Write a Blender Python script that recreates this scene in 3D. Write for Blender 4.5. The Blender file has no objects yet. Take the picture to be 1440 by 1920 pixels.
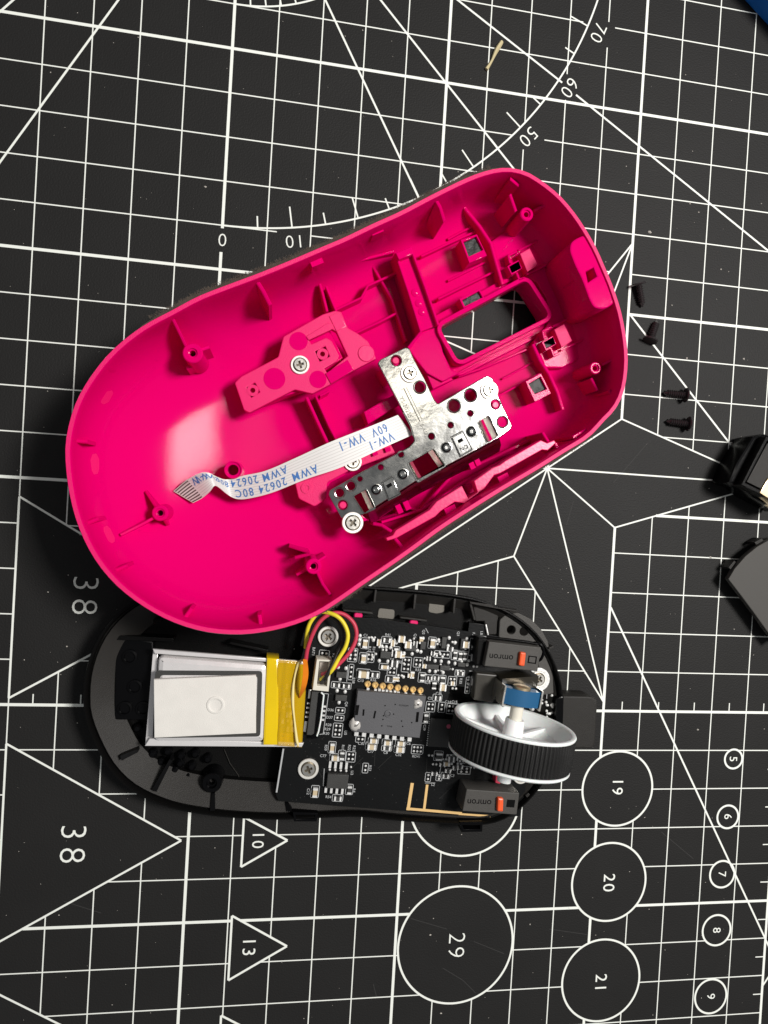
import bpy, bmesh, math, random
from mathutils import Vector, Matrix

# ------------------------------------------------------------------ camera, light, exposure
SC = bpy.context.scene
COL = SC.collection
CM = 0.01                                     # everything below is written in centimetres
CAM_R = ((0.98576042, 0.05877168, 0.15755092), (0.05620742, -0.99820479, 0.02068614),
         (0.15848384, -0.01153605, -0.98729418))
CAM_C = Vector((1.53025282, -10.11338955, 16.01335173))
FOC = 1277.694                                # focal length in pixels of the 1440x1920 picture
cam_d = bpy.data.cameras.new('camera')
cam = bpy.data.objects.new('camera', cam_d); COL.objects.link(cam)
r0, r1, r2 = (Vector(r) for r in CAM_R)
cam.matrix_world = Matrix((( r0.x, -r1.x, -r2.x, CAM_C.x*CM), (r0.y, -r1.y, -r2.y, CAM_C.y*CM),
                           (r0.z, -r1.z, -r2.z, CAM_C.z*CM), (0, 0, 0, 1)))
cam_d.sensor_fit = 'VERTICAL'; cam_d.sensor_height = 36.0
cam_d.lens = FOC/1920*36.0
cam_d.clip_start = 0.005; cam_d.clip_end = 20
SC.camera = cam

W = bpy.data.worlds.new('World'); SC.world = W; W.use_nodes = True
bg = W.node_tree.nodes['Background']
bg.inputs[0].default_value = (0.93, 0.96, 1.0, 1); bg.inputs[1].default_value = 0.21

def area_lamp(name, loc, target, size, power, color):
    d = bpy.data.lights.new(name, 'AREA'); d.shape = 'RECTANGLE'; d.size = size[0]*CM; d.size_y = size[1]*CM
    d.energy = power; d.color = color
    o = bpy.data.objects.new(name, d); COL.objects.link(o)
    o.location = Vector(loc)*CM
    o.rotation_euler = (Vector(target)-Vector(loc)).to_track_quat('-Z', 'Y').to_euler()
    return o
area_lamp('desk_lamp', (30, 1.5, 50), (4, -9, 0), (12, 12), 4.2, (1.0, 0.97, 0.94))
area_lamp('ceiling_lamp', (14.3, 1.5, 50), (4, -8, 0), (5, 8), 0.06, (1.0, 0.93, 0.80))

SC.view_settings.view_transform = 'Standard'; SC.view_settings.look = 'None'
SC.view_settings.exposure = 0.0; SC.view_settings.gamma = 1.0
SC.view_settings.use_curve_mapping = False
SC.render.engine = 'CYCLES'
SC.cycles.max_bounces = 8; SC.cycles.use_denoising = True
SC.cycles.sample_clamp_indirect = 6.0

# ------------------------------------------------------------------ measuring helpers (photogrammetry of the photo)
def P(px, py, z=0.0):
    """point at height z (cm) above the mat that the photograph shows at pixel (px, py)"""
    a, b = (px-720)/FOC, (py-960)/FOC
    d = r0*a + r1*b + r2
    t = (z-CAM_C.z)/d.z
    return CAM_C + d*t
def PX(pts, z=0.0):
    return [P(p[0], p[1], p[2] if len(p) > 2 else z) for p in pts]
def zoomed(pts, ox, oy, s):
    return [(ox+p[0]/s, oy+p[1]/s) + tuple(p[2:]) for p in pts]

# ------------------------------------------------------------------ materials
def mat(name, col, rough=.5, metal=0., spec=.5, bump=0., bscale=300., var=0., vscale=40., coat=0., trans=0., ior=1.45, sss=0., alpha=1., rvar=0.):
    m = bpy.data.materials.new(name); m.use_nodes = True
    nt = m.node_tree; b = nt.nodes['Principled BSDF']
    c = (*col, 1)
    b.inputs['Base Color'].default_value = c
    b.inputs['Roughness'].default_value = rough
    b.inputs['Metallic'].default_value = metal
    b.inputs['Specular IOR Level'].default_value = spec
    b.inputs['IOR'].default_value = ior
    b.inputs['Coat Weight'].default_value = coat
    b.inputs['Transmission Weight'].default_value = trans
    b.inputs['Alpha'].default_value = alpha
    if sss:
        b.inputs['Subsurface Weight'].default_value = sss
        b.inputs['Subsurface Radius'].default_value = (.004, .001, .0015)
        b.inputs['Subsurface Scale'].default_value = 1.0
    tc = nt.nodes.new('ShaderNodeTexCoord')
    if var or rvar:
        n = nt.nodes.new('ShaderNodeTexNoise'); n.inputs['Scale'].default_value = vscale*100/10
        n.inputs['Detail'].default_value = 5
        nt.links.new(tc.outputs['Object'], n.inputs['Vector'])
        if var:
            mx = nt.nodes.new('ShaderNodeMix'); mx.data_type = 'RGBA'
            mx.inputs[6].default_value = tuple(max(0, x*(1-var)) for x in col)+(1,)
            mx.inputs[7].default_value = tuple(min(1, x*(1+var)) for x in col)+(1,)
            nt.links.new(n.outputs['Fac'], mx.inputs[0]); nt.links.new(mx.outputs[2], b.inputs['Base Color'])
        if rvar:
            mr = nt.nodes.new('ShaderNodeMapRange'); mr.inputs['To Min'].default_value = max(.02, rough-rvar); mr.inputs['To Max'].default_value = min(1, rough+rvar)
            nt.links.new(n.outputs['Fac'], mr.inputs['Value']); nt.links.new(mr.outputs['Result'], b.inputs['Roughness'])
    if bump:
        n2 = nt.nodes.new('ShaderNodeTexNoise'); n2.inputs['Scale'].default_value = bscale*10
        n2.inputs['Detail'].default_value = 3
        nt.links.new(tc.outputs['Object'], n2.inputs['Vector'])
        bp = nt.nodes.new('ShaderNodeBump'); bp.inputs['Strength'].default_value = bump; bp.inputs['Distance'].default_value = .0003
        nt.links.new(n2.outputs['Fac'], bp.inputs['Height']); nt.links.new(bp.outputs['Normal'], b.inputs['Normal'])
    return m

M_MAT = mat('mat_vinyl', (.0145, .0141, .0136), .6, spec=.2, bump=.35, bscale=260, var=.18, vscale=6)
M_INK = mat('white_ink', (.80, .82, .76), .6, spec=.3, var=.06, vscale=120)
M_PINK = mat('pink_plastic', (.63, .0, .120), .10, spec=.06, bump=.02, bscale=700, rvar=.06, vscale=5)
M_PINKG = mat('pink_plastic_glossy', (.88, .0, .15), .16, spec=.55, bump=.02, bscale=60)
M_PINKM = mat('pink_plastic_matte', (.70, .004, .128), .5, spec=.38, bump=.25, bscale=500)
M_PINKL = mat('pink_button_plastic', (.76, .016, .145), .32, spec=.42, bump=.08, bscale=160)
M_BLACK = mat('black_plastic', (.004, .0039, .0038), .38, spec=.10, bump=.25, bscale=500, rvar=.08, vscale=10)
M_BLACKG = mat('black_plastic_glossy', (.002, .002, .0023), .25, spec=.15, bump=.05, bscale=100)
M_GREY = mat('grey_black_plastic', (.021, .0195, .0175), .5, spec=.25, bump=.3, bscale=600, var=.1)
M_TAPE = mat('grip_tape', (.07, .055, .045), .95, spec=.1, bump=1., bscale=500, var=.4, vscale=60)
M_FUZZ = mat('grip_fibre', (.13, .105, .085), .95, spec=.1, var=.5, vscale=30)
M_PCB = mat('solder_mask', (.0055, .0058, .006), .38, spec=.18, bump=.12, bscale=200, var=.2, vscale=20)
M_SILK = mat('silkscreen', (.40, .41, .41), .7)
M_SOLD = mat('solder', (.72, .72, .70), .40, metal=.35, bump=.3, bscale=200)
M_GOLD = mat('gold_plating', (.83, .56, .23), .38, metal=.75, bump=.15, bscale=150)
M_STEEL = mat('steel', (.80, .77, .70), .30, metal=1., bump=.12, bscale=90, rvar=.1, vscale=30)
M_WASH = mat('bright_washer', (.86, .84, .78), .42, metal=.6, bump=.1, bscale=120)
M_TIN = mat('tan_ceramic', (.52, .42, .27), .5, var=.1)
M_CHIP = mat('chip_epoxy', (.036, .036, .034), .55, bump=.2, bscale=500, var=.2)
M_SENS = mat('sensor_epoxy', (.085, .085, .09), .62, bump=.2, bscale=400, var=.18, vscale=8)
M_FELT = mat('black_felt', (.011, .012, .011), .5, spec=.4, bump=1., bscale=60, var=.9, vscale=60)
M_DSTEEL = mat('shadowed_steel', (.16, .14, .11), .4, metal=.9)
M_SWITCH = mat('switch_plastic', (.062, .059, .054), .5, spec=.3, bump=.3, bscale=600, var=.1)
M_DARK = mat('black_void', (.003, .003, .003), .8, spec=.1)
M_WHITE = mat('white_plastic', (.84, .84, .83), .38, spec=.5, bump=.05, var=.05, sss=.15)
M_RUBBER = mat('black_rubber', (.009, .0088, .0085), .55, spec=.3, bump=.2, bscale=400)
M_BLUE = mat('blue_encoder', (.018, .10, .22), .33, spec=.5, metal=.1, bump=.06)
M_BLUEB = mat('blue_card', (.008, .17, .62), .6, var=.05)
M_RED = mat('orange_button', (.80, .10, .025), .4)
M_FOIL = mat('battery_foil', (.80, .78, .77), .30, metal=.4, bump=.25, bscale=25, rvar=.08)
M_FOAM = mat('foam', (.69, .67, .625), .9, spec=.15, bump=.25, bscale=500, var=.08, vscale=30)
M_AMBER = mat('polyimide_tape', (.72, .50, .003), .15, spec=.6, coat=.4, bump=.12, bscale=30, var=.15, vscale=12)
M_AMBERC = mat('clear_polyimide_tape', (.80, .50, .006), .10, spec=.7, alpha=.42, bump=.15, bscale=30)
M_RIB = mat('ribbon_white', (.66, .65, .63), .42, spec=.5)
M_BLUEINK = mat('blue_ink', (.05, .16, .42), .6)
M_WRED = mat('red_wire', (.52, .035, .075), .45)
M_WYEL = mat('yellow_wire', (.75, .62, .03), .45)
M_WBLK = mat('black_wire', (.012, .012, .012), .45)
M_WORN = mat('orange_tape', (.80, .22, .01), .3, var=.2)
M_WOOD = mat('split_wood', (.52, .44, .25), .8, var=.2, vscale=80)
M_DUST = mat('dust_speck', (.48, .45, .40), .9)
M_GLUE = mat('clear_glue', (.50, .48, .45), .25, spec=.6, bump=.6, bscale=40)
M_SCREW = mat('black_screw', (.06, .050, .052), .30, metal=.6, spec=.6)
M_DESK = mat('desk_top', (.20, .17, .14), .6, var=.1)
M_BRASS = mat('contact_metal', (.80, .62, .38), .3, metal=.9, var=.1)

# ------------------------------------------------------------------ object helpers
ORG = {}
def link(name, me, parent=None, origin=None, smooth=None, m=None):
    if m is not None and not me.materials: me.materials.append(m)
    if smooth is not None:
        me.shade_smooth()
        if smooth < 179: me.set_sharp_from_angle(angle=math.radians(smooth))
    o = bpy.data.objects.new(name, me); COL.objects.link(o)
    po = ORG[parent.name] if parent else Vector((0, 0, 0))
    og = Vector(origin) if origin is not None else po
    ORG[o.name] = og
    if parent: o.parent = parent
    o.location = (og-po)*CM
    return o
def raw(verts, faces, og):
    me = bpy.data.meshes.new('m')
    me.from_pydata([tuple((Vector(v)-og)*CM) for v in verts], [], faces); me.validate(); me.update()
    return me
def mesh(name, verts, faces, m, parent=None, smooth=None, origin=None, kind=None):
    og = Vector(origin) if origin is not None else (ORG[parent.name] if parent else Vector((0, 0, 0)))
    o = link(name, raw(verts, faces, og), parent, og, smooth, m)
    if kind: o['kind'] = kind
    return o
def thing(name, label, cat, loc, group=None):
    o = bpy.data.objects.new(name, None); COL.objects.link(o)
    o.empty_display_size = .01
    o.location = Vector(loc)*CM; ORG[o.name] = Vector(loc)
    return tag(o, label, cat, group)
def tag(o, label, cat=None, group=None, kind=None):
    o['label'] = label
    if cat: o['category'] = cat
    if group: o['group'] = group
    if kind: o['kind'] = kind
    return o
def rounded(pts, r, seg=3):
    """round the corners of a 2-D polygon"""
    out = []; n = len(pts)
    for i in range(n):
        a, b, c = Vector(pts[i-1][:2]), Vector(pts[i][:2]), Vector(pts[(i+1) % n][:2])
        u, v = a-b, c-b
        rr = min(r, u.length*.45, v.length*.45)
        if rr < 1e-4: out.append(tuple(b)); continue
        p, q = b+u.normalized()*rr, b+v.normalized()*rr
        for k in range(seg+1):
            t = k/seg
            out.append(tuple(p*(1-t)**2 + b*2*t*(1-t) + q*t*t))
    return out
def smooth_loop(pts, n):
    """closed Catmull-Rom resampled to n points by arc length"""
    P_ = [Vector(p[:2]) for p in pts]; N = len(P_); dense = []
    for i in range(N):
        a, b, c, d = P_[i-1], P_[i], P_[(i+1) % N], P_[(i+2) % N]
        for k in range(12):
            t = k/12
            dense.append(.5*((2*b)+(c-a)*t+(2*a-5*b+4*c-d)*t*t+(3*b-a-3*c+d)*t**3))
    L = [0.]
    for i in range(len(dense)): L.append(L[-1]+(dense[(i+1) % len(dense)]-dense[i]).length)
    out = []; j = 0
    for i in range(n):
        s = L[-1]*i/n
        while L[j+1] < s: j += 1
        t = (s-L[j])/max(1e-9, L[j+1]-L[j])
        out.append(dense[j].lerp(dense[(j+1) % len(dense)], t))
    return out
def smooth_path(pts, k=8):
    P_ = [Vector(p) for p in pts]; out = []
    for i in range(len(P_)-1):
        a = P_[i-1] if i else P_[0]*2-P_[1]
        b, c = P_[i], P_[i+1]; d = P_[i+2] if i+2 < len(P_) else P_[-1]*2-P_[-2]
        for j in range(k):
            t = j/k
            out.append(.5*((2*b)+(c-a)*t+(2*a-5*b+4*c-d)*t*t+(3*b-a-3*c+d)*t**3))
    out.append(P_[-1]); return out
def offset_loop(pts, d):
    """move a closed loop inward (d > 0), whatever its winding"""
    n = len(pts); area = sum(pts[i][0]*pts[(i+1) % n][1]-pts[(i+1) % n][0]*pts[i][1] for i in range(n))
    s = 1 if area > 0 else -1; out = []
    for i in range(n):
        a, c = Vector(pts[i-1][:2]), Vector(pts[(i+1) % n][:2])
        t = (c-a).normalized(); out.append(Vector(pts[i][:2])+Vector((-t.y, t.x))*s*d)
    return out
def curve_mesh(loops, half, bevel=0., og=None, zc=0.):
    """filled 2-D loops (later loops are holes), extruded +-half, round edges; loops in cm relative to world"""
    cu = bpy.data.curves.new('c', 'CURVE'); cu.dimensions = '2D'; cu.fill_mode = 'BOTH'
    cu.extrude = max(0, half-bevel)*CM; cu.bevel_depth = bevel*CM; cu.bevel_resolution = 1; cu.offset = -bevel*CM
    for lp in loops:
        sp = cu.splines.new('POLY'); sp.points.add(len(lp)-1); sp.use_cyclic_u = True
        for p, q in zip(sp.points, lp): p.co = ((q[0]-og.x)*CM, (q[1]-og.y)*CM, 0, 1)
    o = bpy.data.objects.new('c', cu)
    me = bpy.data.meshes.new_from_object(o)
    bpy.data.objects.remove(o); bpy.data.curves.remove(cu)
    for v in me.vertices: v.co.z += (zc-og.z)*CM
    return me
def prism(name, loop, z1, z0, m, parent, holes=(), bevel=.012, smooth=40, r=0.):
    og = ORG[parent.name] if parent else Vector((0, 0, 0))
    if r: loop = rounded(loop, r)
    me = curve_mesh([loop, *holes], abs(z1-z0)/2, min(bevel, abs(z1-z0)*.3), og, (z1+z0)/2)
    me.materials.clear()
    return link(name, me, parent, og, smooth, m)
def circle(c, r, n=20, ph=0.):
    return [(c[0]+r*math.cos(ph+2*math.pi*i/n), c[1]+r*math.sin(ph+2*math.pi*i/n)) for i in range(n)]
def lathe_data(profile, n=24, center=(0, 0, 0), axis=None, cap=True):
    """profile: (r, h) pairs; returns verts, faces revolved round axis through center"""
    q = Vector(axis).to_track_quat('Z', 'Y').to_matrix() if axis is not None else Matrix.Identity(3)
    c = Vector(center); vs = []; fs = []
    for r, h in profile:
        for i in range(n):
            a = 2*math.pi*i/n; vs.append(c+q@Vector((r*math.cos(a), r*math.sin(a), h)))
    for j in range(len(profile)-1):
        for i in range(n):
            k = (i+1) % n; fs.append((j*n+i, j*n+k, (j+1)*n+k, (j+1)*n+i))
    if cap and profile[0][0] > 1e-6: fs.append(tuple(range(n-1, -1, -1)))
    if cap and profile[-1][0] > 1e-6: fs.append(tuple((len(profile)-1)*n+i for i in range(n)))
    return vs, fs
def lathe(name, profile, m, parent, center, n=24, axis=None, smooth=35, origin=None, cap=True):
    vs, fs = lathe_data(profile, n, center, axis, cap)
    return mesh(name, vs, fs, m, parent, smooth, origin)
def tube_data(path, r, n=8, cap=True):
    path = [Vector(p) for p in path]; vs = []; fs = []; up = Vector((0.03, .05, 1)).normalized()
    rr = r if callable(r) else (lambda t: r)
    L = len(path)
    for i, p in enumerate(path):
        t = (path[min(i+1, L-1)]-path[max(i-1, 0)]).normalized()
        a = t.cross(up)
        a = a.normalized() if a.length > 1e-4 else Vector((1, 0, 0)); b = a.cross(t).normalized()
        for k in range(n):
            th = 2*math.pi*k/n; vs.append(p+(a*math.cos(th)+b*math.sin(th))*rr(i/(L-1)))
    for i in range(L-1):
        for k in range(n): q = (k+1) % n; fs.append((i*n+k, i*n+q, (i+1)*n+q, (i+1)*n+k))
    if cap: fs.append(tuple(range(n-1, -1, -1))); fs.append(tuple((L-1)*n+k for k in range(n)))
    return vs, fs
def tube(name, path, r, m, parent, n=8, smooth=60):
    vs, fs = tube_data(path, r, n); return mesh(name, vs, fs, m, parent, smooth)
def solid(name, pts, thick, m, parent, smooth=30, up=None):
    """a flat 3-D polygon given thickness along its normal (both sides)"""
    pts = [Vector(p) for p in pts]; nrm = Vector((0, 0, 0))
    for i in range(len(pts)): nrm += (pts[i]-pts[0]).cross(pts[(i+1) % len(pts)]-pts[0])
    nrm.normalize(); n = len(pts)
    vs = [p+nrm*thick/2 for p in pts]+[p-nrm*thick/2 for p in pts]
    fs = [tuple(range(n)), tuple(range(2*n-1, n-1, -1))]+[(i, i+n, (i+1) % n+n, (i+1) % n) for i in range(n)]
    o = mesh(name, vs, fs, m, parent)
    bm = bmesh.new(); bm.from_mesh(o.data); bmesh.ops.recalc_face_normals(bm, faces=bm.faces)
    bmesh.ops.bevel(bm, geom=bm.edges[:], offset=min(.015, thick*.25)*CM, segments=1, affect='EDGES', clamp_overlap=True)
    bm.to_mesh(o.data); bm.free()
    return o
def text_data(s, size, bold=0., space=1.):
    """flat letters: verts (cm, centred), faces"""
    cu = bpy.data.curves.new('t', 'FONT'); cu.body = s; cu.size = size; cu.align_x = 'CENTER'; cu.align_y = 'CENTER'
    cu.resolution_u = 3; cu.offset = bold*size; cu.space_character = space
    o = bpy.data.objects.new('t', cu); me = bpy.data.meshes.new_from_object(o)
    vs = [v.co.copy() for v in me.vertices]; fs = [tuple(p.vertices) for p in me.polygons]
    bpy.data.objects.remove(o); bpy.data.curves.remove(cu); bpy.data.meshes.remove(me)
    if vs:
        xs = [v.x for v in vs]; ys = [v.y for v in vs]; c = Vector(((min(xs)+max(xs))/2, (min(ys)+max(ys))/2, 0))
        vs = [v-c for v in vs]
    return vs, fs
class Soup:
    def __init__(s): s.v = []; s.f = []
    def add(s, vs, fs):
        n = len(s.v); s.v += [tuple(v) for v in vs]; s.f += [tuple(i+n for i in f) for f in fs]
    def strip(s, a, b, w, z):
        a, b = Vector(a[:2]), Vector(b[:2]); t = (b-a)
        if t.length < 1e-6: return
        n = Vector((-t.y, t.x)).normalized()*w/2
        s.add([(*(a-n), z), (*(b-n), z), (*(b+n), z), (*(a+n), z)], [(0, 1, 2, 3)])
    def ring(s, c, r, w, z, n=72, a0=0., a1=2*math.pi):
        vs = []; full = abs(a1-a0-2*math.pi) < 1e-6
        for i in range(n+1):
            a = a0+(a1-a0)*i/n
            for q in (r-w/2, r+w/2): vs.append((c[0]+q*math.cos(a), c[1]+q*math.sin(a), z))
        s.add(vs, [(2*i, 2*i+1, 2*i+3, 2*i+2) for i in range(n)])
    def disc(s, c, r, z, n=14): s.add([(*p, z) for p in circle(c, r, n)], [tuple(range(n))])
    def poly(s, pts, z): s.add([(p[0], p[1], z) for p in pts], [tuple(range(len(pts)))])
    def text(s, t, c, size, ang, z, bold=0., sx=1., space=1.):
        vs, fs = text_data(t, size, bold, space); ca, sa = math.cos(ang), math.sin(ang)
        s.add([(c[0]+v.x*sx*ca-v.y*sa, c[1]+v.x*sx*sa+v.y*ca, z) for v in vs], fs)
    def box(s, c, w, d, z0, z1, ang=0.):
        ca, sa = math.cos(ang), math.sin(ang); vs = []
        for z in (z0, z1):
            for x, y in ((-w/2, -d/2), (w/2, -d/2), (w/2, d/2), (-w/2, d/2)):
                vs.append((c[0]+x*ca-y*sa, c[1]+x*sa+y*ca, z))
        s.add(vs, [(3, 2, 1, 0), (4, 5, 6, 7), (0, 1, 5, 4), (1, 2, 6, 5), (2, 3, 7, 6), (3, 0, 4, 7)])
    def build(s, name, m, parent, smooth=None, origin=None, kind=None): return mesh(name, s.v, s.f, m, parent, smooth, origin, kind)
def inside(p, poly):
    c = False; n = len(poly)
    for i in range(n):
        a, b = poly[i], poly[i-1]
        if (a[1] > p[1]) != (b[1] > p[1]) and p[0] < (b[0]-a[0])*(p[1]-a[1])/(b[1]-a[1])+a[0]: c = not c
    return c
rnd = random.Random(7)

# ------------------------------------------------------------------ setting: desk top and cutting mat with its print
desk = mesh('desk_top', *(lambda s: (s.v, s.f))((lambda s: (s.box((3, -10), 140, 110, -4, -.34), s)[1])(Soup())), M_DESK)
tag(desk, 'plain desk top under the cutting mat', kind='structure')
mat_loop = rounded([(-15, 12), (15.9, 12), (15.9, -34), (-15, -34)], .8, 6)
mo = Vector((0, 0, 0)); me_ = curve_mesh([mat_loop], .15, .03, mo, -.15)
cutting_mat = link('cutting_mat', me_, None, mo, 40, M_MAT)
tag(cutting_mat, 'black self-healing cutting mat printed with a white centimetre grid', kind='structure')

def q2(px, py): v = P(px, py, 0); return (v.x, v.y)
STAR_C = q2(1026, 878); TIP_T = q2(1184, 457); TIP_B = q2(1129.5, 1317); IN_R = q2(1165.5, 785.3); IN_B = q2(1152.5, 987.5)
IN_L = q2(962.5, 1043.7)
def isect(a, b, c, d):
    r = (b[0]-a[0], b[1]-a[1]); s = (d[0]-c[0], d[1]-c[1]); t = ((c[0]-a[0])*s[1]-(c[1]-a[1])*s[0])/(r[0]*s[1]-r[1]*s[0])
    return (a[0]+r[0]*t, a[1]+r[1]*t)
def pol(c, p): return math.dist(c, p), math.atan2(p[1]-c[1], p[0]-c[0])
_rt, _at = pol(STAR_C, TIP_T); _rb, _ab = pol(STAR_C, TIP_B)
_R = (_rt+_rb)/2; _r = sum(pol(STAR_C, p)[0] for p in (IN_R, IN_B, IN_L))/3
_a0 = (_at+(_ab+math.radians(144)))/2
STAR = []
for k in range(5):
    for rr, da in ((_R, 0), (_r, -36)):
        an = _a0+math.radians(-72*k+da); STAR.append((STAR_C[0]+rr*math.cos(an), STAR_C[1]+rr*math.sin(an)))
TRI38A = [q2(18, 1308), q2(36.7, 931), None]
def tri_from(px1, px2, px3, px4):
    return isect(q2(*px1), q2(*px2), q2(*px3), q2(*px4))
t1 = tri_from((18, 1308), (156, 1235), (36.7, 931), (155.6, 1003))
TRI38A = [q2(18, 1308), t1, q2(36.7, 931)]
t2 = q2(339.8, 1576); TRI38B = [q2(15.9, 1396.6), t2, q2(0, 1765)]
dxy = (TRI38B[2][0]-TRI38B[0][0], TRI38B[2][1]-TRI38B[0][1])
TRI38B = [TRI38B[0], t2, (TRI38A[0][0]+0, TRI38B[0][1]-(TRI38A[2][1]-TRI38A[0][1]))]
def extend(a, b, x):  # point on line a-b at abscissa x
    t = (x-a[0])/(b[0]-a[0]); return (x, a[1]+(b[1]-a[1])*t)
TRI38B[0] = extend(TRI38B[0], t2, -4.0); TRI38B[2] = extend(t2, q2(0, 1765), -4.0)
TRI38A[0] = extend(q2(18, 1308), q2(156, 1235), -4.0); TRI38A[2] = extend(q2(36.7, 931), q2(155.6, 1003), -4.0)
step = (t2[1]-t1[1])
TRI38C = [(x, y+step) for x, y in TRI38B]
TRI10 = [q2(457.6, 1532), q2(539, 1575.6), q2(452, 1625.4)]
TRI13 = [q2(435, 1717), q2(538, 1774), q2(428, 1838)]
TRI16 = [q2(414.6, 1904), (q2(414.6, 1904)[0]+1.39, q2(414.6, 1904)[1]-.8), (q2(414.6, 1904)[0], q2(414.6, 1904)[1]-1.6)]
CIRC = []
for px, py, d in ((855, 1771.5, 2.9), (1158, 1478.5, 1.9), (1142, 1653.5, 2.0), (1127, 1838, 2.1), (1375.3, 1423, .5), (1364.5, 1531.5, .6), (1354, 1639, .7), (1343.5, 1744, .8), (1332.5, 1868, .9)):
    CIRC.append((q2(px, py), d))
c28 = (CIRC[0][0][0]+.02, CIRC[0][0][1]+2.85+.75)
CIRC.append((c28, 2.8)); CIRC.append(((CIRC[3][0][0]+.02, CIRC[3][0][1]-2.55), 2.2)); CIRC.append(((CIRC[8][0][0], CIRC[8][0][1]-1.55), 1.0))
PROT = (0., 5.0); R_BIG = 9.0; R_SML = 4.0
LABELS = [('0', q2(417, 450), .30, .3, 0.), ('10', q2(550, 453), .30, .55, math.pi+math.radians(9)), ('50', q2(991, 257), .33, .62, math.pi+math.radians(50)),
          ('60', q2(1068, 165), .33, .62, math.pi+math.radians(60)), ('70', q2(1122, 62), .33, .62, math.pi+math.radians(70))]
def masked(p):
    if inside(p, STAR): return True
    for t in (TRI38A, TRI38B, TRI38C, TRI10, TRI13, TRI16):
        if inside(p, t): return True
    for c, d in CIRC:
        if (p[0]-c[0])**2+(p[1]-c[1])**2 < (d/2)**2: return True
    for _, c, s, w, a in LABELS:
        if abs(p[0]-c[0]) < w*.62+.04 and abs(p[1]-c[1]) < max(.27, w*.5): return True
    return False
ink = Soup(); zi = [.0022]
def draw(a, b, w, clip=True):
    z = zi[0]; zi[0] += .000004
    L = math.dist(a, b); n = max(1, int(L/.03)); run = None
    if not clip: ink.strip(a, b, w, z); return
    pt = lambda t: (a[0]+(b[0]-a[0])*t, a[1]+(b[1]-a[1])*t)
    for i in range(n+1):
        ok = not masked(pt((i+.5)/n)) if i < n else False
        if ok and run is None: run = i
        if not ok and run is not None:
            ink.strip(pt(run/n), pt(i/n), w, z); run = None
TN, TK = .027, .066
for u in range(-14, 16):
    thick = u % 5 == 0
    y1 = 11
    draw((u, y1), (u, -33), TK if thick else TN)
for v in range(-11, 34):
    thick = v % 5 == 0
    draw((-14, -v), (15, -v), TK if thick else TN)
for k in range(-28, 30):
    if k % 2: draw((k/2, -15+.24), (k/2, -15), TN)
for k in range(30, 66):
    if k % 2: draw((15-.26, -k/2), (15, -k/2), TN)
for p in STAR: draw(STAR_C, p, .038, False)
for i in range(10): draw(STAR[i], STAR[(i+1) % 10], .038, False)
for t in (TRI38A, TRI38B, TRI38C): [draw(t[i], t[(i+1) % 3], .045, False) for i in range(3)]
for t in (TRI10, TRI13, TRI16): [draw(t[i], t[(i+1) % 3], .05, False) for i in range(3)]
for c, d in CIRC: ink.ring(c, d/2, .05, zi[0]+.0002, 96)
for a, b in (((610, 0), (780, 360)), ((713.5, 0), (962, 315)), ((858, 0), (1054, 155)), ((1080, 178), (1440, 470)), ((0, 304), (222, 0)), ((0, 22), (25, 0)),
             ((1181, 589.6), (1386, 854.5)), ((1145.3, 1139), (1431, 1752)), ((1428, 1851), (1440, 1833))):
    A, B = Vector(q2(*a)), Vector(q2(*b)); d = (B-A).normalized()
    e0 = 8 if a[1] == 0 else (8 if a[0] == 0 else 0)
    e1 = 8 if (b[0] >= 1428 or b[1] == 0) else (1.5 if b == (780, 360) or b == (962, 315) else 0)
    draw(tuple(A-d*e0), tuple(B+d*e1), .045, False)
for R_, sgn in ((R_BIG, 1), (R_SML, 1)):
    ink.ring(PROT, R_, .04, zi[0]+.0004, 200, -math.pi/2, 0)
for a in range(0, 91, 5):
    th = math.radians(-90+a) if a <= 90 else math.radians(-90+a)
    for s in (1,):
        ln = .48 if a % 10 == 0 else .27
        d = Vector((math.cos(th), math.sin(th)))
        if a: draw(tuple(Vector(PROT)+d*R_BIG), tuple(Vector(PROT)+d*(R_BIG-ln)), .034, False)
        draw(tuple(Vector(PROT)+d*R_SML), tuple(Vector(PROT)+d*(R_SML-ln*.6)), .034, False)
zi[0] += .0003
for s, c, size, w, ang in LABELS: ink.text(s, c, size*1.4, ang, zi[0], -.012, 1, 1.15)
R90 = -math.pi/2
for s, px, py, size in (('38', 160, 1117, .62), ('38', 137, 1583, .62), ('10', 484, 1577, .30), ('13', 467, 1777, .33), ('29', 856, 1772, .47), ('19', 1158, 1477, .32), ('20', 1142, 1655, .34), ('21', 1127, 1840, .34),
                        ('5', 1375, 1423, .24), ('6', 1365, 1531, .24), ('7', 1354, 1639, .24), ('8', 1344, 1744, .24), ('9', 1333, 1868, .25)):
    ink.text(s, q2(px, py), size*1.3, R90, zi[0], -.016 if size > .4 else 0., 1, 1.3 if size > .5 else 1.15)
ink.build('printed_lines', M_INK, cutting_mat)

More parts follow.
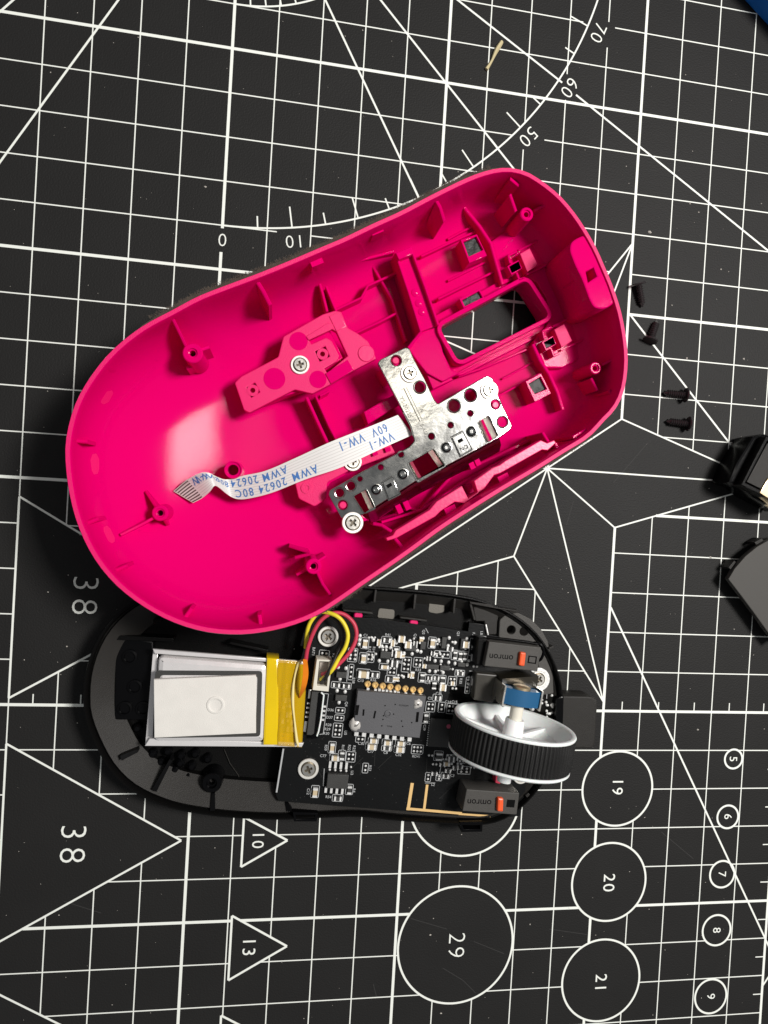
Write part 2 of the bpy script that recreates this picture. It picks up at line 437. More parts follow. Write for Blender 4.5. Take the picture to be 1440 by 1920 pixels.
# ------------------------------------------------------------------ pink upper shell, lying on its back
shell = thing('mouse_shell', 'hot pink upper shell of a computer mouse lying upside down', 'mouse shell', (2.6, -8.4, 0))
AX0, AX1 = P(150, 930, 2.6), P(1150, 500, 2.1)
AXD = Vector((AX1.x-AX0.x, AX1.y-AX0.y)); AXL = AXD.length; AXD.normalize(); AXB = Vector((-AXD.y, AXD.x))
def axs(x, y): return max(-.05, min(1.05, ((x-AX0.x)*AXD.x+(y-AX0.y)*AXD.y)/AXL))
def zrim(x, y): return 2.62-.55*axs(x, y)
def on(px, py, zf):
    z = 1.5
    for _ in range(12): v = P(px, py, z); z = zf(v.x, v.y)
    return P(px, py, z)
RIM_PX = [(940, 315), (980, 320), (1013, 338), (1048, 366), (1075, 397), (1097, 429), (1118, 466), (1134, 502), (1149, 538), (1165, 589), (1175, 647), (1176, 692), (1169, 735), (1154, 767), (1133, 790), (1102, 822),
          (1057, 850), (1008, 881), (939, 922), (869, 966), (821, 998), (778, 1030), (730, 1064), (687, 1093), (640, 1126), (595, 1154), (545, 1174), (492, 1186), (440, 1190), (380, 1184), (320, 1165), (265, 1135), (215, 1095),
          (175, 1045), (146, 985), (129, 920), (122, 850), (128, 800), (145, 748), (176, 697), (214, 653), (266, 612), (325, 580), (370, 556), (415, 538), (482, 513), (539, 490), (593, 467), (645, 445), (697, 420), (750, 396), (815, 362), (888, 328)]
NR = 150
rim = smooth_loop([on(x, y, zrim) for x, y in RIM_PX], NR)
TH = .108
rin = offset_loop(rim, TH)
SHC = Vector(((AX0.x+AX1.x)/2, (AX0.y+AX1.y)/2))+AXD*.15
def lerp(a, b, t): return a+(b-a)*t
def sstep(a, b, x): t = max(0, min(1, (x-a)/(b-a))); return t*t*(3-2*t)
def depth(x, y):
    s = axs(x, y)
    return zrim(x, y)-(.17+.28*sstep(.45, 1., s)+.25*(1-sstep(0., .3, s)))
def expo(x, y): return lerp(2.6, 6.0, sstep(.25, .65, axs(x, y)))
def radial(loop):
    tab = sorted((math.atan2(p.y-SHC.y, p.x-SHC.x), (Vector(p)-SHC).length) for p in loop)
    def f(a):
        import bisect
        i = bisect.bisect(tab, (a, 0)) % len(tab); a0, q0 = tab[i-1]; a1, q1 = tab[i]
        if a1 < a0: a1 += 2*math.pi
        if a < a0: a += 2*math.pi
        return lerp(q0, q1, (a-a0)/max(1e-9, a1-a0))
    return f
R_IN = radial(rin)
def floor_z(x, y):
    v = Vector((x, y))-SHC
    r = v.length/R_IN(math.atan2(v.y, v.x))
    if r >= 1: return zrim(x, y)
    n = expo(x, y); g = (1-r**n)**(1/n)
    return zrim(x, y)-depth(x, y)*g
def F(px, py, dz=0.):
    """point of the inner floor seen at a pixel, lifted by dz"""
    return on(px, py, lambda x, y: floor_z(x, y)+dz)
def shell_mesh():
    vs = []; fs = []; MR = 40
    def lay(loop, dd, rev):
        base = len(vs)
        for j in range(MR):
            a_ = j/MR*math.pi/2
            for p in loop:
                n = expo(p.x, p.y)
                for _ in range(4):
                    q = math.cos(a_)**(2/n); gg = math.sin(a_)**(2/n); x, y = lerp(SHC.x, p.x, q), lerp(SHC.y, p.y, q); n = expo(x, y)
                vs.append((x, y, zrim(x, y)-(depth(x, y)+dd)*gg))
        vs.append((SHC.x, SHC.y, zrim(SHC.x, SHC.y)-depth(SHC.x, SHC.y)-dd))
        for j in range(MR-1):
            for i in range(NR):
                k = (i+1) % NR; f = (base+j*NR+i, base+j*NR+k, base+(j+1)*NR+k, base+(j+1)*NR+i); fs.append(f if not rev else f[::-1])
        for i in range(NR):
            k = (i+1) % NR; f = (base+(MR-1)*NR+i, base+(MR-1)*NR+k, base+MR*NR); fs.append(f if not rev else f[::-1])
        return base
    a = lay(rin, 0, False)
    # rounded rim
    top = len(vs)
    for d, h in ((TH*.93, .03), (TH*.85, .038), (TH*.15, .038)):
        for p in offset_loop(rim, d): vs.append((p.x, p.y, zrim(p.x, p.y)+h))
    b = lay(rim, .16, True)
    rings = [a, top, top+NR, top+2*NR, b]
    for r_a, r_b in zip(rings, rings[1:]):
        for i in range(NR): k = (i+1) % NR; fs.append((r_a+k, r_a+i, r_b+i, r_b+k))
    return vs, fs
body = mesh('shell_body', *shell_mesh(), M_PINK, shell, 50)
bm = bmesh.new(); bm.from_mesh(body.data); bmesh.ops.recalc_face_normals(bm, faces=bm.faces); bm.to_mesh(body.data); bm.free()

# wheel slot cut through the shell
ZT, ZB = .95, .30
SLOT = [P(823, 613, ZT), P(979, 531, .7), P(1010, 606, ZB), P(850, 686, .5)]
slot = rounded([(p.x, p.y) for p in SLOT], .16, 5)
cut_me = curve_mesh([slot], 1.5, 0, ORG[shell.name], .6)
cut = bpy.data.objects.new('cut', cut_me); COL.objects.link(cut); cut.location = shell.location
def boolean(o, c, op='DIFFERENCE'):
    md = o.modifiers.new('b', 'BOOLEAN'); md.object = c; md.operation = op; md.solver = 'EXACT'
    dg = bpy.context.evaluated_depsgraph_get(); dg.update()
    me = bpy.data.meshes.new_from_object(o.evaluated_get(dg)); o.modifiers.clear(); old = o.data; o.data = me; bpy.data.meshes.remove(old)
boolean(body, cut); bpy.data.objects.remove(cut)
if not body.data.materials: body.data.materials.append(M_PINK)
body.data.materials.append(M_PINKM)
for f in body.data.polygons:
    c_ = f.center/CM+ORG[shell.name]
    if f.normal.z > .9 and c_.z > zrim(c_.x, c_.y)+.02: f.material_index = 1
body.data.shade_smooth(); body.data.set_sharp_from_angle(angle=math.radians(32))

def pk(name, px_pts, z, zbot=None, m=M_PINK, holes=(), bevel=.012, r=.0, parent=shell):
    """pink block: its top outline as seen in the photo at height z, standing on the shell floor"""
    loop = [(p.x, p.y) for p in PX(px_pts, z)]
    zb = min(floor_z(*p) for p in loop)-.05 if zbot is None else zbot
    return prism(name, loop, z, zb, m, parent, holes, bevel, 40, r)
def wall_rib(name, px_path, z0, z1, w=.07, m=M_PINK, foot=True, n=6):
    """thin rib: top edge follows px_path from height z0 to z1, stands on the floor"""
    L = [Vector((p[0], p[1])) for p in px_path]; top = []
    tot = sum((L[i+1]-L[i]).length for i in range(len(L)-1)); acc = 0
    for i in range(len(L)-1):
        seg = (L[i+1]-L[i]).length
        for k in range(n):
            t = k/n; p = L[i].lerp(L[i+1], t); top.append(P(p.x, p.y, lerp(z0, z1, (acc+seg*t)/tot)))
        acc += seg
    top.append(P(L[-1].x, L[-1].y, z1))
    vs = []; fs = []
    for i, p in enumerate(top):
        d = (top[min(i+1, len(top)-1)]-top[max(i-1, 0)]); nn = Vector((-d.y, d.x)).normalized()*w/2
        zb = min(floor_z(p.x, p.y)-.06, p.z-.05)
        b_ = min(.02, w*.25); n2 = nn*(1-2*b_/w)
        for q, z in ((nn, zb), (nn, p.z-b_), (n2, p.z), (-n2, p.z), (-nn, p.z-b_), (-nn, zb)): vs.append((p.x+q.x, p.y+q.y, z))
    for i in range(len(top)-1):
        for k in range(6): j = (k+1) % 6; fs.append((i*6+k, i*6+j, i*6+6+j, i*6+6+k))
    fs.append(tuple(range(5, -1, -1))); e = (len(top)-1)*6; fs.append(tuple(e+k for k in range(6)))
    return mesh(name, vs, fs, m, shell, 30)
def boss(px, py, z, r=.185, ri=.065, name='screw_boss', m=M_PINK, depth_=.5, dark=True):
    c = P(px, py, z); zb = floor_z(c.x, c.y)-.06
    o = lathe(name, [(r*1.12, zb), (r, z-.02), (r-.02, z), (ri*1.6, z), (ri*1.5, z-.03), (ri, z-.04), (ri, z-depth_), (0, z-depth_)], m, shell, (c.x, c.y, 0), 22)
    return o, c

# fins and gussets between wall and floor
def fin(pts, th=.08, name='gusset'):
    return solid(name, pts, th, M_PINK, shell)
def zr(px, py, d): v = on(px, py, lambda x, y: zrim(x, y)-d); return v
wall_rib('gusset', [(319, 588), (332, 614), (351, 654)], zr(319, 588, .07).z, 1.74, .06)
boss(361, 662, 1.80, .20, .062)
wall_rib('boss_rib', [(374, 656), (392, 650)], 1.70, 1.62, .07)
wall_rib('boss_rib', [(349, 690), (381, 676)], 1.35, 1.35, .09)
wall_rib('gusset', [(478, 520), (494, 546), (507, 572)], zr(479, 520, .08).z, 1.75, .08)
wall_rib('gusset', [(815, 368), (826, 388), (834, 414)], zr(816, 368, .08).z, 1.5, .08)
wall_rib('gusset', [(957, 334), (973, 347)], zr(958, 334, .08).z, 1.85, .07)
wall_rib('gusset', [(957, 364), (968, 396)], 1.78, 1.55, .07)
boss(437, 881, 1.05, .19, .115)
zb_ = F(300, 962).z+.5; boss(300, 962, zb_, .165, .060)
wall_rib('boss_rib', [(290, 970), (262, 985), (226, 1003)], zb_-.08, F(226, 1003).z+.1, .06)
wall_rib('boss_rib', [(293, 952), (282, 935), (273, 921)], zb_-.06, F(273, 921).z+.08, .06)
wall_rib('boss_rib', [(306, 972), (314, 985)], zb_-.06, F(314, 985).z+.1, .06)
boss(588, 1062, 1.75, .165, .060)
wall_rib('boss_rib', [(597, 1052), (611, 1043)], 1.70, 1.60, .05)
wall_rib('boss_rib', [(595, 1073), (605, 1095), (619, 1115)], 1.70, 2.05, .06)
wall_rib('boss_rib', [(582, 1038), (577, 1040), (553, 1046)], 1.45, 1.30, .07)
wall_rib('boss_rib', [(575, 1068), (556, 1078)], 1.55, 1.45, .06)
wall_rib('boss_rib', [(580, 1036), (560, 1030), (542, 1024)], 1.45, 1.15, .06)
boss(988, 401, 1.62, .150, .055)
wall_rib('boss_rib', [(1002, 394), (1018, 386), (1036, 378)], 1.50, 1.75, .06)
boss(1117, 690, 1.55, .135, .055)
wall_rib('boss_rib', [(1129, 684), (1146, 676), (1161, 670)], 1.45, 1.70, .06)
wall_rib('boss_rib', [(1109, 709), (1121, 732)], 1.40, 1.45, .06)
wall_rib('wall_tab', [(1143, 731), (1149, 743)], 1.75, 1.75, .07)
wall_rib('wall_tab', [(1042, 831), (1048, 844)], 1.75, 1.75, .07)
# short locating tabs under the rim
for a, b, d in (((197, 684), (217, 700), .35), ((137, 826), (164, 828), .35), ((161, 982), (184, 972), .35), ((216, 1070), (239, 1060), .35), ((346, 1159), (359, 1141), .35), ((489, 1175), (486, 1153), .35)):
    z = F(*b).z+.42; wall_rib('rim_tab', [a, b], max(z, F(*a).z+.05), z, .08)
# rim clips
for x, y in ((594, 491), (707, 432)):
    c = zr(x, y, .30); ang = math.atan2(AXD.y, AXD.x)
    for dx, dy, z, w, d in ((0, 0, c.z, .26, .13), (-.03, .12, c.z-.02, .14, .12)):
        s_ = Soup(); s_.box((c.x+dx*AXD.x+dy*AXB.x, c.y+dx*AXD.y+dy*AXB.y), w, d, z-.35, z, ang); s_.build('rim_clip', M_PINK, shell)
for a, b in (((520, 507), (542, 497)), ((858, 352), (887, 339)), ((776, 1030), (800, 1015)), ((1075, 820), (1100, 806))):
    wall_rib('rim_bead', [a, b], zr(*a, .2).z, zr(*b, .2).z, .07)

# cross bar in front of the palm area, with raised edges
pk('cross_bar', [(742, 474), (770, 463), (822, 609), (790, 622)], .98, .25, bevel=.02)
wall_rib('bar_edge', [(770, 463), (797, 536), (822, 609)], 1.12, 1.12, .055)
wall_rib('bar_edge', [(742, 474), (767, 548), (790, 622)], 1.06, 1.06, .05)
for x, y in ((779, 548), (786, 568), (792, 584)):
    c = P(x, y, 1.0); lathe('moulding_nub', [(.10, .9), (.09, .99), (.05, 1.005), (0, 1.008)], M_PINK, shell, (c.x, c.y, 0), 14)
pk('bar_foot', [(742, 474), (770, 463), (775, 476), (748, 487)], 1.18, .25, bevel=.02)
# palm floor panel left of the bar: stepped ledges
wall_rib('palm_rib', zoomed([(625, 305), (800, 250), (975, 205)], 400, 400, 2.88), .80, .75, .06)
wall_rib('palm_rib', zoomed([(650, 525), (800, 455), (835, 390), (1000, 315)], 400, 400, 2.88), .62, .62, .05)
wall_rib('palm_rib', zoomed([(760, 650), (900, 585), (985, 540)], 400, 400, 2.88), .55, .55, .05)
wall_rib('palm_rib', zoomed([(575, 380), (590, 430), (615, 530)], 400, 400, 2.88), .85, .80, .06)
wall_rib('palm_rib', zoomed([(610, 395), (640, 470), (665, 530)], 400, 400, 2.88), .80, .80, .05)
# front shelf round the wheel slot
def xy(loop): return [(p.x, p.y) for p in loop]
shelf = [(921, 452), (943, 534), (980, 516), (1006, 530), (1024, 560), (1032, 590), (1024, 612), (1000, 640), (1022, 690), (1056, 690), (1112, 660), (1098, 614), (1072, 554), (1046, 493), (1020, 441), (960, 424)]
pk('front_shelf', shelf, .72, .1, bevel=.04)
# frame round the slot
fr_out = [(v.x, v.y) for v in offset_loop([Vector(p) for p in slot], -.10)]
prism('slot_frame', fr_out, .98, .25, M_PINK, shell, [slot], .015)
fr2 = [(v.x, v.y) for v in offset_loop([Vector(p) for p in slot], -.30)]
prism('slot_collar', fr2, .62, .2, M_PINK, shell, [[tuple(v) for v in offset_loop([Vector(p) for p in slot], -.09)]], .02)
wall_rib('slot_rib', [(1000, 626), (930, 662), (855, 702)], .72, .75, .05)
wall_rib('slot_rib', [(985, 640), (930, 668), (868, 700)], .55, .6, .05)
# web from the bar to the bracket seat
pk('web_plate', [(790, 622), (820, 612), (831, 660), (846, 692), (862, 700), (830, 716), (800, 700), (765, 655)], .88, .2, bevel=.03)
wall_rib('web_rib', [(766, 652), (790, 622)], 1.0, 1.06, .06)
# button seats: small box frames with black cores
def post(px_out, z, px_in, deep=.22, lbl='button_post'):
    o = [(p.x, p.y) for p in PX(px_out, z)]; i = [(p.x, p.y) for p in PX(px_in, z)]
    pr = prism(lbl, o, z, .2, M_PINK, shell, [i], .01)
    s_ = Soup(); cx = sum(p[0] for p in i)/len(i); cy = sum(p[1] for p in i)/len(i)
    core = prism('magnet_core', [(cx+(p[0]-cx)*.98, cy+(p[1]-cy)*.98) for p in i], z-.07, .25, M_FELT, shell, (), .02)
    return pr
Z8 = lambda pts: zoomed(pts, 840, 420, 4.235)
post(Z8([(100, 125), (230, 80), (310, 250), (170, 310)]), .98, Z8([(122, 140), (225, 97), (280, 205), (165, 258)]))
post(Z8([(90, 595), (250, 512), (292, 590), (125, 668)]), .99, Z8([(112, 603), (246, 532), (275, 582), (135, 652)]))
post(Z8([(615, 1250), (740, 1185), (820, 1345), (690, 1415)]), .98, Z8([(640, 1270), (735, 1212), (785, 1310), (690, 1350)]))
for ox, oy in ((0, 0), (273, 602)):
    q = lambda pts: Z8([(x+ox, y+oy) for x, y in pts])
    post(q([(470, 335), (560, 285), (590, 350), (505, 405)]), 1.0, q([(490, 340), (560, 300), (578, 350), (508, 385)]))
    wall_rib('post_arm', q([(495, 310), (480, 250), (550, 215)]), .98, .98, .05)
    wall_rib('post_arm', q([(545, 385), (570, 445), (610, 425)]), .98, .98, .05)
    pk('contact_pad', q([(570, 235), (650, 190), (715, 325), (630, 380)]), .98, .3, M_PINKM, bevel=.02)
    wall_rib('pocket_wall', q([(560, 210), (650, 165), (760, 105), (815, 215), (830, 300), (720, 355), (625, 400)]), .82, .82, .05)
# floor parting lines
for a in (Z8([(0, 120), (90, 70), (200, 15)]), Z8([(0, 450), (150, 375), (300, 300)]), Z8([(430, 1230), (560, 1160), (690, 1090)])):
    v0 = F(*a[0], .08); wall_rib('floor_rib', a, v0.z, F(*a[-1], .08).z, .05)
wall_rib('step_wall', [(862, 374), (874, 392), (900, 424), (921, 456), (932, 495), (943, 533)], .90, .80, .08)
wall_rib('step_wall', [(1000, 645), (1014, 676), (1030, 700), (1046, 735), (1056, 768)], .82, .95, .08)
wall_rib('step_wall', [(700, 500), (735, 560), (762, 640)], .50, .50, .06)
wall_rib('step_wall', [(790, 480), (850, 452), (905, 428)], .58, .62, .05)
wall_rib('step_wall', [(822, 560), (862, 540), (935, 505)], .58, .62, .05)
wall_rib('step_wall', [(860, 705), (905, 690), (1000, 650)], .58, .62, .05)
wall_rib('step_wall', [(930, 745), (985, 715), (1025, 695)], .62, .70, .05)
# nose block with square opening
ZN = 2.08
nose = [(1070, 455), (1080, 447), (1101, 438), (1122, 478), (1140, 520), (1156, 566), (1135, 580), (1114, 578), (1105, 562), (1092, 525), (1078, 497), (1068, 470)]
hole_ = xy(PX([(1099, 509), (1113, 502), (1119, 518), (1103, 529)], ZN))
pk('nose_block', nose, ZN, .6, M_PINK, [hole_], .035, .12)
hc = PX([(1108, 515)], ZN)[0]
mesh('hole_floor', *(lambda s: (s.v, s.f))((lambda s: (s.box((hc.x, hc.y), .34, .40, 1.2, 1.75, 1.1), s)[1])(Soup())), M_PINK, shell)
# ejector-pin marks on the floor
for x, y, r in ((202, 744, .24), (178, 868, .25), (206, 1005, .22)):
    v = F(x, y, .0); n_ = Vector((floor_z(v.x-.05, v.y)-floor_z(v.x+.05, v.y), floor_z(v.x, v.y-.05)-floor_z(v.x, v.y+.05), .1)).normalized()
    lathe('ejector_mark', [(r, -.03), (r, .006), (0, .006)], M_PINKM, shell, v, 20, n_)

# pink side-button carrier, screwed to the floor
Z4 = lambda pts: zoomed(pts, 400, 400, 2.88)
car = Z4([(115, 915), (150, 880), (310, 797), (350, 775), (378, 665), (430, 635), (590, 545), (655, 525), (690, 530), (725, 618), (780, 648), (835, 690), (870, 760), (880, 785), (760, 848), (640, 920), (535, 975), (440, 952), (195, 1078), (165, 1062)])
ZC = 1.02
u_slot = xy(PX(Z4([(515, 685), (640, 625), (665, 640), (725, 770), (615, 862), (600, 838), (665, 800), (680, 770), (640, 690), (610, 670), (530, 706)]), ZC))
sq1 = xy(PX(Z4([(180, 940), (225, 915), (250, 965), (205, 995)]), ZC)); sq2 = xy(PX(Z4([(550, 745), (605, 718), (628, 772), (575, 800)]), ZC))
carrier = prism('button_carrier', xy(PX(car, ZC)), ZC, ZC-.16, M_PINKM, shell, [u_slot, sq1, sq2], .02, 40, .03)
for q in ((213, 956), (590, 760)):
    c = PX(Z4([q]), ZC)[0]; lathe('locating_tube', [(.125, ZC-.5), (.125, ZC+.01), (.055, ZC+.01), (.05, ZC-.2), (0, ZC-.2)], M_PINKM, carrier, (c.x, c.y, 0), 18)
for q, r in (((460, 690), .20), ((330, 893), .235), ((565, 897), .19)):
    c = PX(Z4([q]), ZC)[0]; lathe('ejector_mark', [(r, ZC-.02), (r, ZC+.004), (0, ZC+.004)], M_PINK, carrier, (c.x, c.y, 0), 24)
c = PX(Z4([(825, 757)]), ZC)[0]; lathe('heat_stake', [(.185, ZC-.02), (.185, ZC+.01), (.17, ZC+.025), (0, ZC+.025)], M_PINKL, carrier, (c.x, c.y, 0), 24)
pk('carrier_step', Z4([(500, 665), (620, 590), (650, 600), (640, 625), (515, 685)]), ZC+.03, ZC-.1, M_PINKM, parent=carrier)
pk('carrier_step', Z4([(605, 865), (725, 790), (760, 846), (635, 920)]), ZC+.03, ZC-.1, M_PINK, parent=carrier)
pk('carrier_step', Z4([(625, 555), (680, 533), (718, 610), (665, 637)]), ZC+.02, ZC-.1, M_PINKL, parent=carrier)
pk('carrier_foot', Z4([(150, 900), (420, 800), (560, 930), (200, 1050)]), ZC-.16, .15, M_PINK, bevel=.02)
pk('carrier_foot', Z4([(400, 670), (600, 570), (700, 780), (560, 880)]), ZC-.16, .15, M_PINK, bevel=.02)
# its twin on the other side, half under the ribbon cable
tw = [(553, 905), (560, 893), (640, 850), (720, 810), (742, 850), (660, 880), (613, 905), (612, 935), (590, 950), (560, 935)]
twin = prism('button_carrier', xy(PX(tw, .95)), .95, .75, M_PINKM, shell, (), .02, 40, .05)
c = P(575, 915, .95); lathe('locating_tube', [(.125, .5), (.125, .97), (.055, .97), (.05, .8), (0, .8)], M_PINKM, twin, (c.x, c.y, 0), 18)
for x, y in ((713, 838), (703, 850), (727, 843)):
    c = P(x, y, 1.0); s_ = Soup(); s_.box((c.x, c.y), .12, .1, .6, 1.03, .4); s_.build('locating_lug', M_PINK, twin)
pk('carrier_foot', [(570, 900), (640, 865), (730, 825), (735, 845), (620, 905), (600, 935), (570, 930)], .75, .1, M_PINK, bevel=.02)
# dividing ribs in the middle bay
wall_rib('bay_rib', [(575, 745), (600, 800), (618, 838)], .75, .7, .07)
wall_rib('bay_rib', [(592, 742), (618, 800), (635, 832)], .70, .65, .05)
wall_rib('bay_rib', [(600, 742), (617, 733)], .78, .78, .05)
pk('bay_block', [(682, 772), (742, 738), (748, 760), (690, 796)], .80, .1, M_PINK, bevel=.03)
pk('bay_block', [(800, 702), (835, 690), (850, 712), (812, 730)], .80, .1, M_PINK, bevel=.02)

# side rail with the thumb buttons
rail = zoomed([(90, 790), (140, 770), (160, 735), (400, 590), (450, 530), (630, 420), (675, 510), (740, 465), (715, 385), (850, 290), (900, 270), (940, 240), (1190, 95), (1235, 115), (1285, 95), (1300, 115), (1240, 170), (1200, 165), (905, 330), (860, 345), (790, 440), (735, 480), (650, 545), (580, 535), (480, 600), (440, 640), (160, 795), (100, 812)], 700, 800, 3.789)
prism('side_rail', xy(PX(rail, 1.72)), 1.72, 1.45, M_PINKL, shell, (), .02, 40)
for pts in ([(715, 940), (640, 980), (760, 930)],):
    pass
for q in ((520, 600), (895, 375)):
    c = PX(zoomed([q], 700, 800, 3.789), 1.6)[0]
    for dx, dy, h in ((0, 0, 1.75), (.12, .06, 1.70), (.02, -.13, 1.6)):
        s_ = Soup(); s_.box((c.x+dx, c.y+dy), .13, .16, .9, h, .5); s_.build('spring_hook', M_PINK, shell)
wall_rib('rail_wall', zoomed([(20, 640), (200, 560), (330, 600), (560, 350), (900, 200), (1180, 60)], 700, 800, 3.789), .75, .75, .07)
wall_rib('rail_wall', zoomed([(60, 680), (350, 590), (640, 400), (1000, 200)], 700, 800, 3.789), .95, .95, .06)
wall_rib('rail_wall', zoomed([(0, 690), (60, 700), (130, 745)], 700, 800, 3.789), 1.5, 1.7, .07)
wall_rib('rail_wall', zoomed([(155, 795), (200, 850), (215, 885)], 700, 800, 3.789), 1.75, 1.95, .07)
wall_rib('rail_wall', zoomed([(1205, 40), (1245, 105)], 700, 800, 3.789), 1.55, 1.6, .06)
for q in ((185, 585), (240, 560), (700, 270), (740, 245), (690, 440)):
    c = PX(zoomed([q], 700, 800, 3.789), 1.15)[0]; s_ = Soup(); s_.box((c.x, c.y), .12, .2, .3, 1.15, .5); s_.build('rail_rib', M_PINK, shell)

# grip tape on both flanks, glued outside the rim
def tape(i0, i1, hgt, th):
    """a felt strip that follows the outer face of the shell from just under the rim downwards"""
    vs = []; fs = []; idx = list(range(i0, i1+1)); K = 6
    for n_, i in enumerate(idx):
        p = rim[i % NR]; t = (rim[(i+1) % NR]-rim[i-1]).normalized(); nn = Vector((t.y, -t.x))
        if (p+nn-SHC).length < (p-SHC).length: nn = -nn
        e = min(1, min(n_, len(idx)-1-n_)/4); o_ = th*(.3+.7*e)*rnd.uniform(.72, 1.2)
        for lay_ in (0, 1):
            for k in range(K):
                h = hgt*k/(K-1); n2 = expo(p.x, p.y); g = min(.98, h/(depth(p.x, p.y)+.16)); q = (1-g**n2)**(1/n2)
                s_ = SHC+(p-SHC)*q; o2 = (o_ if k else o_*.75) if lay_ else -.03
                vs.append((s_.x+nn.x*o2, s_.y+nn.y*o2, zrim(p.x, p.y)-h-.02))
    ring = list(range(K))+[2*K-1-k for k in range(K)]
    for i in range(len(idx)-1):
        for j in range(2*K): a_, b_ = ring[j], ring[(j+1) % (2*K)]; fs.append((i*2*K+a_, i*2*K+b_, (i+1)*2*K+b_, (i+1)*2*K+a_))
    fs.append(tuple(ring)); e = (len(idx)-1)*2*K; fs.append(tuple(e+j for j in ring[::-1]))
    o = mesh('grip_tape', vs, fs, M_TAPE, shell, 40)
    bm = bmesh.new(); bm.from_mesh(o.data); bmesh.ops.recalc_face_normals(bm, faces=bm.faces); bm.to_mesh(o.data); bm.free()
    return o
def fuzz(i0, i1, th, n):
    s_ = Soup()
    for k in range(n):
        f = rnd.uniform(i0+1, i1-1); i = int(f); p = rim[i % NR].lerp(rim[(i+1) % NR], f-i); t = (rim[(i+1) % NR]-rim[i % NR]).normalized(); nn = Vector((t.y, -t.x))
        if (p+nn-SHC).length < (p-SHC).length: nn = -nn
        z = zrim(p.x, p.y)-rnd.uniform(0, .25); b = p+nn*th*rnd.uniform(.5, 1.); e = b+nn*rnd.uniform(.01, .04)+t*rnd.uniform(-.04, .04); w = .006
        s_.add([(b.x-t.x*w, b.y-t.y*w, z), (b.x+t.x*w, b.y+t.y*w, z), (b.x, b.y, z+w), (e.x, e.y, z+rnd.uniform(-.02, .05))], [(0, 1, 3), (1, 2, 3), (2, 0, 3), (0, 2, 1)])
    s_.build('tape_fuzz', M_FUZZ, shell, kind='stuff')
def rim_idx(px, py):
    v = on(px, py, zrim); return min(range(NR), key=lambda i: (rim[i]-Vector((v.x, v.y))).length)
ia, ib = rim_idx(268, 610), rim_idx(938, 315)
if ib < ia: ib += NR
tape(ia, ib, .9, .10); fuzz(ia, ib, .10, 3600)
ic, id_ = rim_idx(1125, 800), rim_idx(600, 1152)
if id_ < ic: id_ += NR
tape(ic, id_, .9, .06); fuzz(ic, id_, .06, 900)

# ------------------------------------------------------------------ screws, metal bracket and ribbon cable on the shell
def join(parts, name='j'):
    vs = []; fs = []; mi = []; mats = []
    for (v, f, m) in parts:
        if m not in mats: mats.append(m)
        n = len(vs); vs += [tuple(Vector(x)*CM) for x in v]; fs += [tuple(i+n for i in q) for q in f]; mi += [mats.index(m)]*len(f)
    me = bpy.data.meshes.new(name); me.from_pydata(vs, [], fs)
    for m in mats: me.materials.append(m)
    me.polygons.foreach_set('material_index', mi); me.update()
    bm = bmesh.new(); bm.from_mesh(me); bmesh.ops.recalc_face_normals(bm, faces=bm.faces); bm.to_mesh(me); bm.free()
    me.shade_smooth(); me.set_sharp_from_angle(angle=math.radians(35))
    return me
def me_data(me):
    return [v.co/CM for v in me.vertices], [tuple(p.vertices) for p in me.polygons]
ZERO = Vector((0, 0, 0))
def plus(a, w):
    return [(w, a), (-w, a), (-w, w), (-a, w), (-a, -w), (-w, -w), (-w, -a), (w, -a), (w, -w), (a, -w), (a, w), (w, w)]
def screw_mesh(rw, rh, wash=M_WASH, head=M_STEEL):
    parts = [(*lathe_data([(rw, 0), (rw, .03), (rw-.012, .042), (rh+.035, .042), (rh+.025, .01)], 36), wash)]
    hd = curve_mesh([circle((0, 0), rh, 28), plus(rh*.66, rh*.20)], .03, .0, ZERO, .045)
    parts.append((*me_data(hd), head)); bpy.data.meshes.remove(hd)
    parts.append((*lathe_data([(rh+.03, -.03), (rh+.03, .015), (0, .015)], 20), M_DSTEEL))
    return join(parts, 'screw_mesh')
SCREW = screw_mesh(.205, .125); SCREWB = screw_mesh(.235, .14)
def screw(px, py, z, parent, ang=.3, me=None):
    c = P(px, py, z); o = link('screw', me or SCREW, parent, c); o.rotation_euler.z = ang; return o
screw(562.5, 684.5, ZC, carrier, .35)
screw(661, 866, .96, twin, .2)

ZBK = 1.28
BR = [(708, 681), (713, 674), (760, 651), (768, 653), (776, 672), (797, 711), (815, 750), (821, 757), (902, 710), (914, 704), (924, 709), (934, 741), (960, 797), (959, 804), (937, 821), (847, 869), (778, 904), (705, 951), (681, 966), (640, 972), (616, 928), (618, 919), (694, 876), (767, 838), (777, 827), (770, 800), (722, 708)]
def pc(px, py, r): c = P(px, py, ZBK); return circle(c, r*.0116, 20)
holes = [pc(787, 726, 11), pc(851, 761, 12), pc(882, 741, 12), pc(942, 791, 10.5), pc(637, 924, 8.5), pc(658, 911, 8.5), pc(743, 676, 9.5), pc(929, 758, 9), pc(643, 947, 9), pc(882, 775, 5), pc(845, 797, 5), pc(809, 818, 5.5),
         pc(752, 852, 5), pc(714, 876, 5), pc(675, 898, 4.5)]
quads = [[(896, 792), (916, 779), (934, 817), (913, 830)], [(766, 869), (813, 842), (834, 873), (785, 903)], [(663, 931), (687, 918), (703, 953), (683, 962)]]
holes += [rounded(xy(PX(q, ZBK)), .04, 2) for q in quads]
M_BRK = mat('bracket_metal', (.36, .36, .345), .15, metal=1., bump=.13, bscale=45, var=.16, vscale=28, rvar=.07)
bracket = prism('metal_bracket', xy(PX(BR, ZBK)), ZBK, ZBK-.09, M_BRK, shell, holes, .022, 40, .03)
